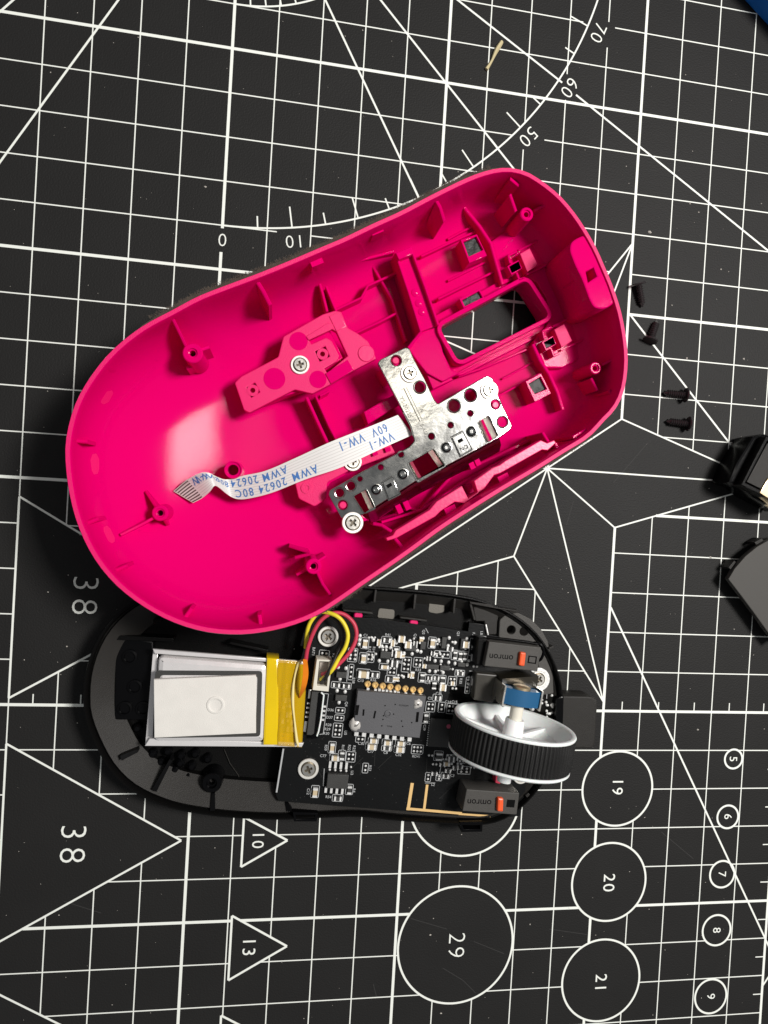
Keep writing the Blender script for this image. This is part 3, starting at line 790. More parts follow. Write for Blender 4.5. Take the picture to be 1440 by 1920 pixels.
# flange bent down along the lower edge
fl = [(937, 823), (847, 871), (778, 906), (705, 953), (690, 962)]
vs = []; fs = []
for i, p in enumerate(fl):
    a = P(*p, ZBK-.01); b = a+Vector((.06, -.13, -.06)); c = a+Vector((.11, -.26, -.30)); d = c+Vector((-.03, .06, -.03)); e = a+Vector((0, .03, -.09))
    vs += [a, b, c, d, e]
for i in range(len(fl)-1):
    for k in range(5): q = (k+1) % 5; fs.append((i*5+k, i*5+q, i*5+5+q, i*5+5+k))
fs += [(4, 3, 2, 1, 0), tuple((len(fl)-1)*5+k for k in range(5))]
o = mesh('flange', vs, fs, M_BRK, bracket, 50)
for q in quads:                                      # folded lips in the rectangular openings
    a, b, c, d = PX(q, ZBK)
    for s0, s1, inw in ((a, d, b), (b, c, a)):
        n_ = (inw-s0).normalized()
        mesh('folded_lip', [s0+n_*.03, s1+n_*.03, s1+n_*.12+Vector((0, 0, -.10)), s0+n_*.12+Vector((0, 0, -.10)), s0+n_*.0+Vector((0, 0, -.06)), s1+Vector((0, 0, -.06))] if s0 is b or q is not quads[2] else
             [s0+n_*.0, s1+n_*.0, s1+n_*.02+Vector((0, 0, -.10)), s0+n_*.02+Vector((0, 0, -.10)), s0+Vector((0, 0, -.06)), s1+Vector((0, 0, -.06))], [(0, 1, 2, 3), (3, 2, 5, 4), (4, 5, 1, 0), (0, 3, 4), (1, 5, 2)], M_STEEL, bracket)
for x, y, r in ((742, 676, .075), (929, 759, .075), (643, 947, .078)):
    c = P(x, y, ZBK-.03); lathe('locating_pin', [(r, ZBK-.6), (r, ZBK-.04), (r-.015, ZBK-.025), (0, ZBK-.025)], M_PINKL, bracket, (c.x, c.y, 0), 18)
for x, y in ((837, 839), (884, 809), (705, 918), (755, 889)):
    c = P(x, y, ZBK)
    rv = lathe('rivet', [(.128, ZBK-.02), (.128, ZBK+.012), (.112, ZBK+.014), (.102, ZBK+.003), (.102, ZBK+.002), (.078, ZBK+.002), (.074, ZBK+.022), (.045, ZBK+.03), (.04, ZBK+.012), (0, ZBK+.012)], M_BRK, bracket, (c.x, c.y, 0), 22)
    rv.data.materials.append(M_DARK)
    for f in rv.data.polygons:
        q = (f.center/CM+ORG[bracket.name]); rr = math.hypot(q.x-c.x, q.y-c.y)
        if .076 < rr < .102 and f.normal.z > .5: f.material_index = 1
for x, y, r in ((787, 726, 11), (851, 761, 12), (882, 741, 12), (942, 791, 10.5), (637, 924, 8.5), (658, 911, 8.5)):   # turned-up collars round the holes
    c = P(x, y, ZBK); r *= .0116; lathe('hole_collar', [(r-.004, ZBK-.1), (r-.004, ZBK+.012), (r+.012, ZBK+.016), (r+.026, ZBK+.002), (r+.026, ZBK-.01), (r-.004, ZBK-.1)], M_BRK, bracket, (c.x, c.y, 0), 22, cap=False)
for q in quads:
    qq = xy(PX(q, ZBK)); cx = sum(p[0] for p in qq)/4; cy = sum(p[1] for p in qq)/4
    prism('opening_frame', rounded([(cx+(p[0]-cx)*1.13, cy+(p[1]-cy)*1.11) for p in qq], .05, 2), ZBK+.014, ZBK-.02, M_BRK, bracket, [rounded([(cx+(p[0]-cx)*1.02, cy+(p[1]-cy)*1.02) for p in qq], .04, 2)], .006)
for q, txt in (([(847, 820), (868, 809), (885, 842), (863, 855)], 'ON'), ([(717, 905), (736, 893), (750, 926), (729, 937)], '')):
    qq = xy(PX(q, ZBK+.03)); cx = sum(p[0] for p in qq)/4; cy = sum(p[1] for p in qq)/4
    prism('switch_bezel', [(cx+(p[0]-cx)*1.12, cy+(p[1]-cy)*1.12) for p in qq], ZBK+.012, ZBK-.05, M_CHIP, bracket, [[(cx+(p[0]-cx)*1.0, cy+(p[1]-cy)*1.0) for p in qq]], .005)
    tgl = prism('slide_switch', [(cx+(p[0]-cx)*.97, cy+(p[1]-cy)*.97) for p in qq], ZBK+.03, ZBK-.05, M_BRK, bracket, (), .012)
    ax_ = (Vector(qq[1])-Vector(qq[0])); an = math.atan2(ax_.y, ax_.x); vy = Vector((-math.sin(an), math.cos(an)))
    s_ = Soup(); s_.box((cx+vy.x*.07, cy+vy.y*.07), .12, .075, ZBK+.02, ZBK+.036, an)
    if txt: s_.text(txt, (cx-vy.x*.11, cy-vy.y*.11), .13, an+math.pi, ZBK+.0325, .01)
    s_.build('switch_mark', M_DARK, bracket)
s_ = Soup()
g0, g1 = P(757, 728, ZBK), P(787, 790, ZBK); s_.strip(g0, g1, .022, ZBK+.002); s_.strip(g0+Vector((.06, .02, 0)), g1+Vector((.06, .02, 0)), .012, ZBK+.002)
ang_ = math.atan2((g1-g0).y, (g1-g0).x); mid = (g0+g1)/2
s_.text('YS-20255', (mid.x-.13, mid.y-.06), .13, ang_, ZBK+.002, -.004); c = P(795, 805, ZBK); s_.text('8-AO', (c.x, c.y), .11, ang_, ZBK+.002, -.004)
s_.build('stamped_mark', mat('stamped_shadow', (.10, .095, .08), .6, metal=.3), bracket)
screw(768, 700, ZBK, bracket, .5); screw(917, 732, ZBK, bracket, .2); screw(661, 980, ZBK-.02, bracket, .9, SCREWB)
pk('bracket_seat', [(715, 690), (765, 665), (780, 690), (730, 715)], ZBK-.09, .2, M_PINK, bevel=.02)
pk('bracket_seat', [(900, 725), (925, 712), (938, 745), (912, 752)], ZBK-.09, .2, M_PINK, bevel=.02)
pk('bracket_seat', [(640, 960), (665, 955), (690, 975), (650, 990)], ZBK-.09, .2, M_PINK, bevel=.02)

# ribbon cable
RB = [((746, 778), (774, 815), 1.12), ((700, 797), (718, 840), 1.27), ((621, 828), (640, 876), 1.34), ((560, 856), (575, 898), 1.28), ((500, 882), (512, 923), 1.15), ((460, 891), (470, 934), 1.02), ((440, 896), (447, 936), .95),
      ((423, 899), (431, 930), .95), ((407, 894), (411, 914), 1.12), ((390, 886), (402, 911), 1.27), ((372, 888), (393, 922), 1.22), ((349, 901), (379, 934), 1.05), ((325, 921), (362, 943), .90)]
ru = smooth_path([P(*a, z) for a, b, z in RB], 10); rl = smooth_path([P(*b, z) for a, b, z in RB], 10)
NRB = len(ru)
acc = [0.]
for i in range(1, NRB): acc.append(acc[-1]+((ru[i]+rl[i])/2-(ru[i-1]+rl[i-1])/2).length)
def rib_pt(s, v, lift=0.):
    """point on the cable: s = cm along it from the bracket, v = 0..1 across"""
    s = max(0, min(acc[-1]-1e-6, s)); i = next(k for k in range(NRB-1) if acc[k+1] >= s); t = (s-acc[i])/max(1e-9, acc[i+1]-acc[i])
    a = ru[i].lerp(ru[i+1], t); b = rl[i].lerp(rl[i+1], t); d = (ru[i+1]-ru[i])
    n_ = (b-a).cross(d).normalized()
    if n_.z < 0: n_ = -n_
    return a.lerp(b, v)+n_*lift
def strip_mesh(v0, v1, s0, s1, lift, th, step=.06):
    n_ = max(2, int((s1-s0)/step)); vs = []; fs = []
    for i in range(n_+1):
        s = lerp(s0, s1, i/n_)
        vs += [rib_pt(s, v0, lift), rib_pt(s, v1, lift), rib_pt(s, v1, lift-th), rib_pt(s, v0, lift-th)]
    for i in range(n_):
        for k in range(4): q = (k+1) % 4; fs.append((i*4+k, i*4+4+k, i*4+4+q, i*4+q))
    fs += [(0, 1, 2, 3), tuple(n_*4+k for k in (3, 2, 1, 0))]
    return vs, fs
cable = mesh('ribbon_cable', *strip_mesh(0, 1, 0, acc[-1], .0, .02), M_RIB, shell, 60)
sp = Soup()
for k in range(1, 9): sp.add(*strip_mesh(k/9-.012, k/9+.012, 0, acc[-1]-.02, .0035, .003))
sp.build('conductor_line', mat('ribbon_grey', (.52, .51, .49), .5), cable, 60)
sp = Soup()
for k in range(8): sp.add(*strip_mesh((k+.28)/8, (k+.72)/8, acc[-1]-.36, acc[-1]-.02, .006, .005))
sp.build('contact_strip', mat('dark_contact', (.10, .07, .07), .4, metal=.5), cable)
sp = Soup()
def s_of(px, py):
    best = None
    for k in range(400):
        s = acc[-1]*k/399; p = rib_pt(s, .5); q = P(px, py, p.z); d = ((p-q).x**2+(p-q).y**2)
        if best is None or d < best[0]: best = (d, s)
    return best[1]
for w, px, py, v in (('60V', 708, 797, .30), ('VW-1', 657, 821, .30), ('VW-1', 717, 827, .72), ('AWM', 575, 893, .74), ('20624', 514, 914, .74), ('80C', 459, 928, .74), ('AWM', 515, 887, .28), ('20624', 458, 899, .26), ('80C', 421, 902, .3), ('VW', 369, 892, .22), ('VW-1', 395, 893, .25)):
    vs, fs = text_data(w, .20, .008, 1.25); s0 = s_of(px, py)
    sp.add([rib_pt(s0+q.x*1.05, v+q.y*1.35/.46*.85, .0075) for q in vs], fs)
s0 = s_of(744, 795)
for v in range(9):
    pass
sp.build('printed_text', M_BLUEINK, cable)

# ------------------------------------------------------------------ black base tray with the circuit board
base = thing('mouse_chassis', 'black lower half of the mouse with circuit board, wheel and switches', 'mouse base', (3.2, -14.5, 0))
ZW = .78
BASE_PX = [(155, 1310), (158, 1268), (170, 1225), (192, 1183), (225, 1147), (270, 1118), (330, 1098), (450, 1086), (600, 1092), (700, 1100), (780, 1106), (850, 1114), (900, 1124), (945, 1141), (985, 1166), (1015, 1196), (1037, 1232), (1051, 1270), (1057, 1310),
           (1056, 1360), (1050, 1405), (1038, 1440), (1019, 1470), (995, 1500), (968, 1524), (940, 1540), (905, 1548), (850, 1547), (745, 1540), (675, 1533), (600, 1535), (545, 1538), (498, 1538), (440, 1535), (390, 1530), (317, 1516), (249, 1486), (205, 1445), (175, 1392), (158, 1345)]
NB = 120
bl = smooth_loop(PX(BASE_PX, ZW), NB)
prof = [(.42, .0), (.16, .06), (.05, .25), (0, ZW-.05), (.015, ZW), (.045, ZW+.01), (.065, ZW-.03), (.075, .58), (.095, .58), (.105, .64), (.125, .65), (.60, .34), (.66, .30), (.68, .14), (.9, .12), (1.4, .12)]
vs = []; fs = []
for d, z in prof:
    for p in offset_loop(bl, d):
        k_ = sstep(2.6, 3.6, p.x) if d > .15 else 0; vs.append((p.x, p.y, lerp(z, min(z, .14), k_)))
for j in range(len(prof)-1):
    for i in range(NB): k = (i+1) % NB; fs.append((j*NB+i, j*NB+k, (j+1)*NB+k, (j+1)*NB+i))
fs += [tuple(range(NB)), tuple((len(prof)-1)*NB+i for i in range(NB))]
tray = mesh('tray', vs, fs, M_BLACK, base, 45)
bm = bmesh.new(); bm.from_mesh(tray.data); bmesh.ops.recalc_face_normals(bm, faces=bm.faces)
for f in bm.faces:
    f.material_index = 1 if .3*CM < f.calc_center_median().z < .63*CM and f.normal.z > .5 else 0
bm.to_mesh(tray.data); bm.free(); tray.data.materials.append(M_GREY); tray.data.shade_smooth(); tray.data.set_sharp_from_angle(angle=math.radians(45))
def bb(name, px_pts, z1, z0, m=M_BLACK, holes=(), bevel=.012, r=0., parent=None):
    return prism(name, xy(PX(px_pts, z1)), z1, z0, m, parent or base, holes, bevel, 40, r)
Zb = lambda pts: zoomed(pts, 150, 1100, 3.2)
# ribs across the band
for a, b in (((245, 1030), (345, 985)), ((445, 1225), (545, 1040)), ((795, 1345), (800, 1240)), ((1260, 1345), (1235, 1290)), ((440, 215), (490, 200))):
    A, B = PX(Zb([a]), .72)[0], PX(Zb([b]), .55)[0]
    n_ = Vector((-(B-A).y, (B-A).x, 0)).normalized()*.055
    mesh('tray_rib', [A+n_, A-n_, B-n_*.6, B+n_*.6]+[Vector((p.x, p.y, .12)) for p in (A+n_, A-n_, B-n_*.6, B+n_*.6)], [(0, 1, 2, 3), (0, 4, 5, 1), (1, 5, 6, 2), (2, 6, 7, 3), (3, 7, 4, 0)], M_BLACKG, base)
# sensor-side block and vent pins
bb('battery_bay_block', Zb([(215, 300), (440, 330), (430, 800), (205, 800)]), .42, .1, M_BLACKG, bevel=.03)
bb('battery_bay_wall', Zb([(180, 290), (560, 310), (560, 330), (200, 320)]), .52, .1, M_BLACK)
bb('battery_bay_wall', Zb([(900, 330), (1130, 380), (1125, 395), (900, 345)]), .52, .1, M_BLACK)
for x, y in ((300, 420), (330, 600), (270, 730), (380, 730)):
    c = PX(Zb([(x, y)]), .42)[0]; lathe('bay_pin', [(.16, .3), (.16, .46), (.12, .47), (.11, .40), (0, .40)], M_BLACKG, base, (c.x, c.y, 0), 16)
pin = None
for x, y in ((435, 1005), (485, 1055), (525, 990), (605, 1015), (690, 1005), (765, 1035), (565, 1105), (645, 1140), (670, 1080), (345, 850), (600, 1060)):
    c = PX(Zb([(x, y)]), .3)[0]
    if pin is None: pin = lathe('vent_pin', [(.10, -.2), (.095, .0), (.05, .045), (0, .05)], M_BLACKG, base, c, 16, origin=c)
    else:
        o = pin.copy(); COL.objects.link(o); o.location = (c-ORG[base.name])*CM
c = PX(Zb([(790, 1180)]), .58)[0]
lathe('tray_boss', [(.27, .1), (.22, .56), (.20, .58), (.12, .58), (.11, .5), (.07, .5), (.06, .2), (0, .2)], M_BLACKG, base, (c.x, c.y, 0), 24)
c = PX(Zb([(1018, 1240)]), .2)[0]; lathe('ejector_mark', [(.17, .05), (.17, .135), (0, .135)], M_GREY, base, (c.x, c.y, 0), 22)
tube('floor_thread', [PX(Zb([q]), .16)[0] for q in ((865, 975), (900, 1060), (950, 1130), (970, 1190))], .012, M_GREY, base, 6)
# clips on the lower wall and their slots
for q in ([(549, 1522), (596, 1524), (594, 1540), (551, 1540)], [(862, 1541), (905, 1541), (904, 1559), (865, 1560)]):
    hl = xy(PX(q, ZW)); cx = sum(p[0] for p in hl)/4; cy = sum(p[1] for p in hl)/4
    prism('wall_clip', hl, ZW+.015, .2, M_BLACKG, base, [[(cx+(p[0]-cx)*.78, cy+(p[1]-cy)*.45) for p in hl]], .01)
# upper bay: dividers, foam dots, pink posts
Zc = lambda pts: zoomed(pts, 600, 1080, 4.8)
bb('bay_floor', Zc([(200, 230), (480, 110), (1200, 190), (1400, 240), (1380, 520), (200, 380)]), .40, .12, M_BLACK)
for q in (([(480, 235), (495, 115), (512, 115), (500, 240)]), ([(838, 300), (850, 165), (870, 168), (855, 300)]), ([(1195, 335), (1205, 205), (1225, 205), (1212, 335)]), ([(1385, 400), (1340, 228), (1358, 225), (1405, 395)])):
    bb('bay_divider', Zc(q), .72, .2, M_GREY)
for q in ([(205, 300), (470, 325), (480, 345), (215, 318)], [(725, 365), (965, 395), (960, 412), (722, 382)]):
    bb('bay_divider', Zc(q), .66, .2, M_GREY)
for q in ([(530, 290), (672, 305), (668, 390), (515, 375)], [(985, 225), (1120, 232), (1118, 325), (1050, 340), (975, 325)]):
    bb('foam_dot', Zc(q), .43, .38, mat('grey_felt', (.16, .15, .13), .9, bump=.5), r=.05)
for q in ((345, 358), (845, 425)):
    c = PX(Zc([q]), .58)[0]; lathe('pink_post', [(.10, .2), (.10, .56), (.08, .58), (0, .58)], M_PINKM, base, (c.x, c.y, 0), 16)
# grey front plate with two holes, black slot beyond it
Zf = lambda pts: zoomed(pts, 850, 980, 4.114)
fp = Zf([(350, 885), (358, 750), (410, 705), (500, 695), (600, 745), (680, 825), (730, 915), (765, 1090), (775, 1320), (690, 1330), (640, 1000)])
fh = [circle(P(850+x/4.114, 980+y/4.114, .64), .105, 20) for x, y in ((447, 828), (545, 840))]
plate = prism('front_plate', xy(PX(fp, .64)), .64, .13, M_SWITCH, base, fh, .02, 40, .04)
bb('slot_tab', Zf([(735, 965), (770, 950), (778, 962), (742, 980)]), .72, .3, M_GREY)
bb('slot_tab', [(985, 1492), (991, 1487), (998, 1495), (992, 1500)], .72, .3, M_GREY)
bb('corner_plate', [(885, 1124), (935, 1140), (932, 1190), (912, 1190), (908, 1165), (892, 1165)], .55, .12, M_GREY, bevel=.02)
bb('rim_bar', Zf([(130, 610), (280, 630), (320, 650), (510, 680), (505, 690), (310, 660), (130, 625)]), ZW+.02, .5, M_GREY)
# nose housing that sticks out under the wheel
bb('nose_housing', [(1052, 1305), (1108, 1306), (1121, 1313), (1116, 1395), (1110, 1404), (1052, 1402)], .62, .05, M_GREY, r=.06, bevel=.04)
bb('nose_bezel', [(1043, 1310), (1052, 1306), (1058, 1306), (1054, 1400), (1042, 1400)], .80, .1, M_BLACKG, bevel=.03)

# ------------------------------------------------------------------ circuit board
ZP = .62
PCB_PX = [(587, 1150), (656, 1157), (700, 1159), (750, 1166), (800, 1173), (878, 1184), (880, 1167), (912, 1172), (912, 1190), (1008, 1204), (1030, 1240), (1040, 1300), (1043, 1390), (1020, 1450), (985, 1490), (975, 1530), (925, 1535), (760, 1521), (640, 1512), (522, 1502), (517, 1490), (531, 1402), (550, 1290)]
ZH = 1.42
WL, WR = P(857, 1338, ZH), P(1070, 1368, ZH)
wc = (WL+WR)/2; wr = (WR-WL).length/2
wx = (WR-WL).normalized(); wax = Vector((wx.y, -wx.x, 0))     # wheel axis pointing away from the encoder (down in the photo)
if wax.y > 0: wax = -wax
wc.z = ZH
well = [tuple((wc+wx*a+wax*b).xy) for a, b in ((-wr-.02, -.42), (wr+.10, -.42), (wr+.10, .92), (-wr-.02, .92))]
k0, k1 = PCB_PX.index((1040, 1300)), PCB_PX.index((1020, 1450))
pcb = prism('circuit_board', xy(PX(PCB_PX[:k0]+[(1038, 1290)], ZP))+[tuple((wc+wx*(wr*.62)-wax*.42).xy), well[0], well[3], tuple((wc+wx*(wr*.55)+wax*.92).xy)]+xy(PX(PCB_PX[k1+1:], ZP)), ZP, ZP-.12, M_PCB, base, (), .006)
bb('board_edge', [(517, 1486), (520, 1486), (533, 1404), (530, 1404)], ZP+.004, ZP-.1, M_SILK, parent=pcb, bevel=.002)
silk = Soup(); ZS = ZP+.003
PA = math.atan2((P(900, 1210, ZP)-P(600, 1185, ZP)).y, (P(900, 1210, ZP)-P(600, 1185, ZP)).x)     # board's own x direction
KP = .0119
cx_, cy_ = math.cos(PA), math.sin(PA)
def bo(c, dx, dy): return (c.x+dx*cx_-dy*cy_, c.y+dx*cy_+dy*cx_)
def silk_box(c, w, h, lw=.014):
    q = [bo(c, -w/2, -h/2), bo(c, w/2, -h/2), bo(c, w/2, h/2), bo(c, -w/2, h/2)]
    for i in range(4):
        a, b = Vector(q[i]), Vector(q[(i+1) % 4]); d = (b-a).normalized()*lw/2; silk.strip(a-d, b+d, lw, ZS)
def silk_text(t, px, py, size=.085, rot=0.): c = P(px, py, ZP); silk.text(t, c, size, PA+rot, ZS, .01)
def chip_mesh(kind):
    s1 = Soup(); s2 = Soup()
    if kind == 'cap': s1.box((0, 0), .62, .9, 0, 1)
    else: s1.box((0, 0), .56, .92, 0, .8)
    for x in (-.38, .38): s2.box((x, 0), .24, 1., 0, 1.05 if kind == 'cap' else .88)
    return join([(s1.v, s1.f, M_TIN if kind == 'cap' else M_CHIP), (s2.v, s2.f, M_SOLD)], kind+'_mesh')
CAPM, RESM = chip_mesh('cap'), chip_mesh('res')
PADM = join([(*lathe_data([(.5, 0), (.46, .35), (.3, .75), (0, .95)], 12), M_SOLD)], 'pad_mesh')
def put(name, me, c, w, d, h, ang=0.):
    o = link(name, me, pcb, c); o.rotation_euler.z = PA+ang; o.scale = (w, d, h); return o
def chip(px, py, w, h, kind='resistor', box=True, vert=None):
    """two-terminal part; w, h in photo pixels"""
    c = P(px, py, ZP); vert = h > w if vert is None else vert
    a, b = (h, w) if vert else (w, h)
    if box: silk_box(c, (w+6)*KP, (h+5)*KP)
    return put(kind, CAPM if kind == 'capacitor' else RESM, c, a*KP, b*KP, min(w, h)*KP*.75, math.pi/2 if vert else 0)
def pad(px, py, w=6, h=6, ang=0.): return put('solder_pad', PADM, P(px, py, ZP), w*KP, h*KP, .035, ang)
def pads(px, py, w, h, nx, ny, sz=5, box=True):
    c = P(px, py, ZP)
    if box: silk_box(c, w*KP, h*KP)
    for i in range(nx):
        for j in range(ny):
            x = (i-(nx-1)/2)*w/(nx+.35); y = (j-(ny-1)/2)*h/(ny+.3)
            q = bo(c, x*KP, y*KP); o = put('solder_pad', PADM, Vector((q[0], q[1], ZP)), sz*KP, sz*KP*.95, .025, .5)
def ic(px, py, w, h, hgt=.09, name='chip', m=M_CHIP):
    c = P(px, py, ZP); q = [bo(c, -w/2*KP, -h/2*KP), bo(c, w/2*KP, -h/2*KP), bo(c, w/2*KP, h/2*KP), bo(c, -w/2*KP, h/2*KP)]
    return prism(name, q, ZP+hgt, ZP+.005, m, pcb, (), .012)
for q in ((675, 1192), (674, 1200), (673, 1208), (634, 1251), (648.5, 1253), (637.5, 1273), (716, 1212), (724, 1213), (732, 1214), (711, 1239), (727, 1240), (768.5, 1202), (757.5, 1225), (772.5, 1226), (793, 1197), (782.5, 1220), (789, 1222),
          (801, 1236), (815.6, 1239), (827, 1240), (805, 1258), (830.6, 1261), (842, 1196), (840, 1211), (853, 1205), (875, 1198), (873, 1215), (841, 1242), (853, 1244), (876, 1246), (632, 1295), (647, 1297), (635.6, 1317), (822, 1200), (743, 1205), (750, 1226), (816, 1259), (700, 1200)):
    pad(*q, 7, 8)
for q in ((666, 1220), (666, 1228), (665, 1236), (657, 1228), (656, 1235)): pad(*q, 6, 6)
silk_box(P(661, 1228, ZP), 18*KP, 26*KP)
for a in ((722, 1227, 20, 13), (640, 1264, 20, 11), (769, 1214, 22, 11), (792, 1209, 10, 15), (810, 1249, 24, 9), (833, 1251, 20, 9), (831, 1204, 9, 22), (866, 1206, 8, 20), (864, 1245, 15, 8), (639, 1307, 22, 11)):
    ic(*a)
for a in ((684, 1206, 9, 16), (681, 1234, 9, 16), (681, 1263, 20, 13), (810, 1205, 9, 17), (721, 1250, 15, 7), (696, 1399, 16, 10), (749, 1404, 15, 10), (700, 1388, 14, 8), (726, 1392, 14, 8), (751, 1393, 14, 8), (590.6, 1484, 9, 18), (622.5, 1401, 8, 17), (628, 1420, 14, 9), (836, 1431, 12, 7)):
    chip(*a, 'capacitor')
for a in ((725, 1200, 14, 8), (702.5, 1265, 13, 8), (630.6, 1284, 13, 7), (649, 1286, 13, 7), (742, 1222, 8, 15), (862, 1262, 13, 7), (732, 1273, 14, 8), (791, 1270, 8, 14), (829, 1275, 8, 14), (725, 1402, 14, 7), (633, 1496, 14, 8), (655, 1480, 8, 15), (641, 1416, 8, 14), (798, 1346, 8, 16), (820, 1308, 12, 8), (835, 1454, 12, 7), (822, 1417, 12, 14), (845, 1422, 12, 10), (852.5, 1228, 7, 14), (862.5, 1230, 7, 14), (871, 1230, 7, 14), (805, 1271, 9, 7), (818, 1271, 10, 7)):
    chip(*a)
for a in ((694, 1232, 16, 20, 2, 2), (735, 1257, 18, 19, 2, 2), (762, 1246, 18, 29, 2, 3), (784, 1242, 18, 19, 2, 2), (829, 1227, 32, 13, 4, 1), (848, 1277, 17, 18, 2, 2), (877, 1285, 9, 32, 1, 4), (886, 1282, 9, 30, 1, 4), (658, 1260, 9, 30, 1, 3), (608, 1225, 19, 12, 2, 1), (638, 1332, 18, 11, 2, 1), (636, 1346, 18, 11, 2, 1), (633, 1369, 18, 27, 2, 3), (675.6, 1386, 18, 12, 2, 1), (782.5, 1405, 23, 18, 3, 2),
          (807, 1325, 18, 20, 2, 2), (828, 1326, 13, 20, 1, 2), (849, 1329, 25, 20, 3, 2), (657.5, 1419, 18, 20, 2, 2), (685, 1440, 11, 19, 1, 2), (802.5, 1457, 11, 18, 1, 2), (823, 1458, 12, 12, 1, 2), (870, 1444, 26, 15, 2, 2), (866, 1424, 16, 14, 2, 2), (886, 1213, 13, 34, 1, 1)):
    pads(*a)
for t, x, y, r_ in (('R41', 727, 1190, 0), ('BAT1', 588, 1221, R90), ('R2', 626, 1229, R90), ('D36', 620, 1331, 0), ('D37', 618, 1345, 0), ('R28', 616, 1359, 0), ('R29', 614, 1367, 0), ('R30', 612, 1375, 0), ('C77', 606, 1417, 0), ('C12', 578, 1484, R90), ('U3', 660, 1449, R90), ('R54', 616, 1494, 0), ('R53', 694, 1440, R90), ('R4', 664, 1482, R90),
                    ('R59', 611, 1402, R90), ('R10', 643, 1402, R90), ('R22', 655, 1402, R90), ('R23', 664, 1403, R90), ('C30', 677, 1394, 0), ('C17', 695, 1409, 0), ('C8', 723, 1411, 0), ('C32', 747, 1415, 0), ('RD41', 780, 1418, 0), ('C6', 766, 1394, 0), ('C13', 676, 1276, 0), ('R16', 700, 1275, 0), ('R38', 663, 1276, R90), ('Q1', 778, 1192, R90), ('Q2', 794, 1185, R90), ('Q3', 859, 1188, R90),
                    ('F5', 888, 1189, R90), ('LB', 903, 1187, R90), ('302', 886, 1214, R90), ('C3', 848, 1454, 0), ('L2', 812, 1471, 0), ('Q4', 649, 1320, R90), ('U5', 648, 1374, R90), ('C1', 685, 1191, 0), ('C2', 806, 1309, 0), ('C39', 796, 1364, R90), ('R13', 693, 1217, R90), ('R14', 701, 1218, R90), ('C5', 735, 1236, 0), ('R32', 748, 1241, 0), ('R33', 784, 1256, 0), ('R34', 802, 1280, 0), ('C31', 817, 1281, 0), ('R35', 864, 1277, R90), ('R36', 826, 1296, R90), ('C11', 822, 1300, 0), ('C14', 840, 1316, 0), ('C15', 852, 1316, 0), ('Y1', 840, 1400, 0), ('R45', 852, 1440, R90), ('C21', 861, 1438, R90)):
    silk_text(t, x, y, .085, r_)
for a, b in (((899, 1192), (893, 1240)), ((899, 1192), (1000, 1207)), ((880, 1258), (990, 1266)), ((1028, 1253), (1025, 1310)), ((605, 1300), (616, 1301)), ((616, 1301), (606, 1376)), ((606, 1376), (599, 1377)), ((652, 1247), (650, 1278)), ((608, 1441), (606, 1474)), ((829, 1425), (824, 1450)), ((797, 1468), (816, 1468)), ((798, 1178), (803, 1187))):
    silk.strip(P(*a, ZP), P(*b, ZP), .014, ZS)
silk.build('silkscreen_print', M_SILK, pcb)
rb = random.Random(3)
for k in range(78):                       # further small parts crowding the upper right of the board
    x = rb.uniform(690, 895); y = lerp(1186, 1200, (x-690)/205)+rb.uniform(4, 95)
    if 660 < x < 800 and y > 1272: continue
    if k % 3 == 0: chip(x, y, rb.choice((8, 13)), rb.choice((8, 13)), rb.choice(('resistor', 'capacitor')), True, rb.random() < .5)
    elif k % 3 == 1: pad(x, y, rb.uniform(4, 7), rb.uniform(4, 8))
    else: pads(x, y, 16, 10, 2, 1, 5)
for k in range(16):
    x = rb.uniform(805, 905); y = rb.uniform(1412, 1450)
    (pads(x, y, 16, 10, 2, 1, 5) if k % 2 else chip(x, y, 12, 7))
for k in range(12):
    x = rb.uniform(1012, 1036); y = rb.uniform(1290, 1345); pad(x, y, rb.uniform(3, 7), rb.uniform(3, 6))
via = Soup()
for k in range(240):
    x = rb.uniform(540, 860); y = rb.uniform(1200, 1512); c = P(x, y, ZP); via.disc(c, rb.choice((.008, .011, .014)), ZP+.0012, 6)
for k in range(10):
    x = rb.uniform(550, 850); y = rb.uniform(1390, 1505); a = P(x, y, ZP); b = a+Vector((rb.choice((.3, -.3, 0, .6)), rb.choice((.3, -.3, .5)), 0)); via.strip(a, b, .010, ZP+.0010)
via.build('copper_trace', mat('masked_copper', (.022, .022, .021), .4, spec=.3), pcb)
# memory chip with eight legs
ic(632, 1461, 40, 27, .14, 'memory_chip')
def leg(c, w, d, h, m=M_SOLD, name='pin'):
    s = Soup(); s.box((c.x, c.y), w, d, ZP, ZP+h, PA); return s.build(name, m, pcb)
for i in range(4):
    c = P(619+i*10.2, 1434+i*.9, ZP+.05); leg(c, .055, .15, .05); pad(618+i*10.3, 1443+i*.8, 5, 5)
    c = P(611+i*10.3, 1481+i, ZP+.05); leg(c, .055, .13, .05)
pad(658, 1438, 4.5, 4.5)
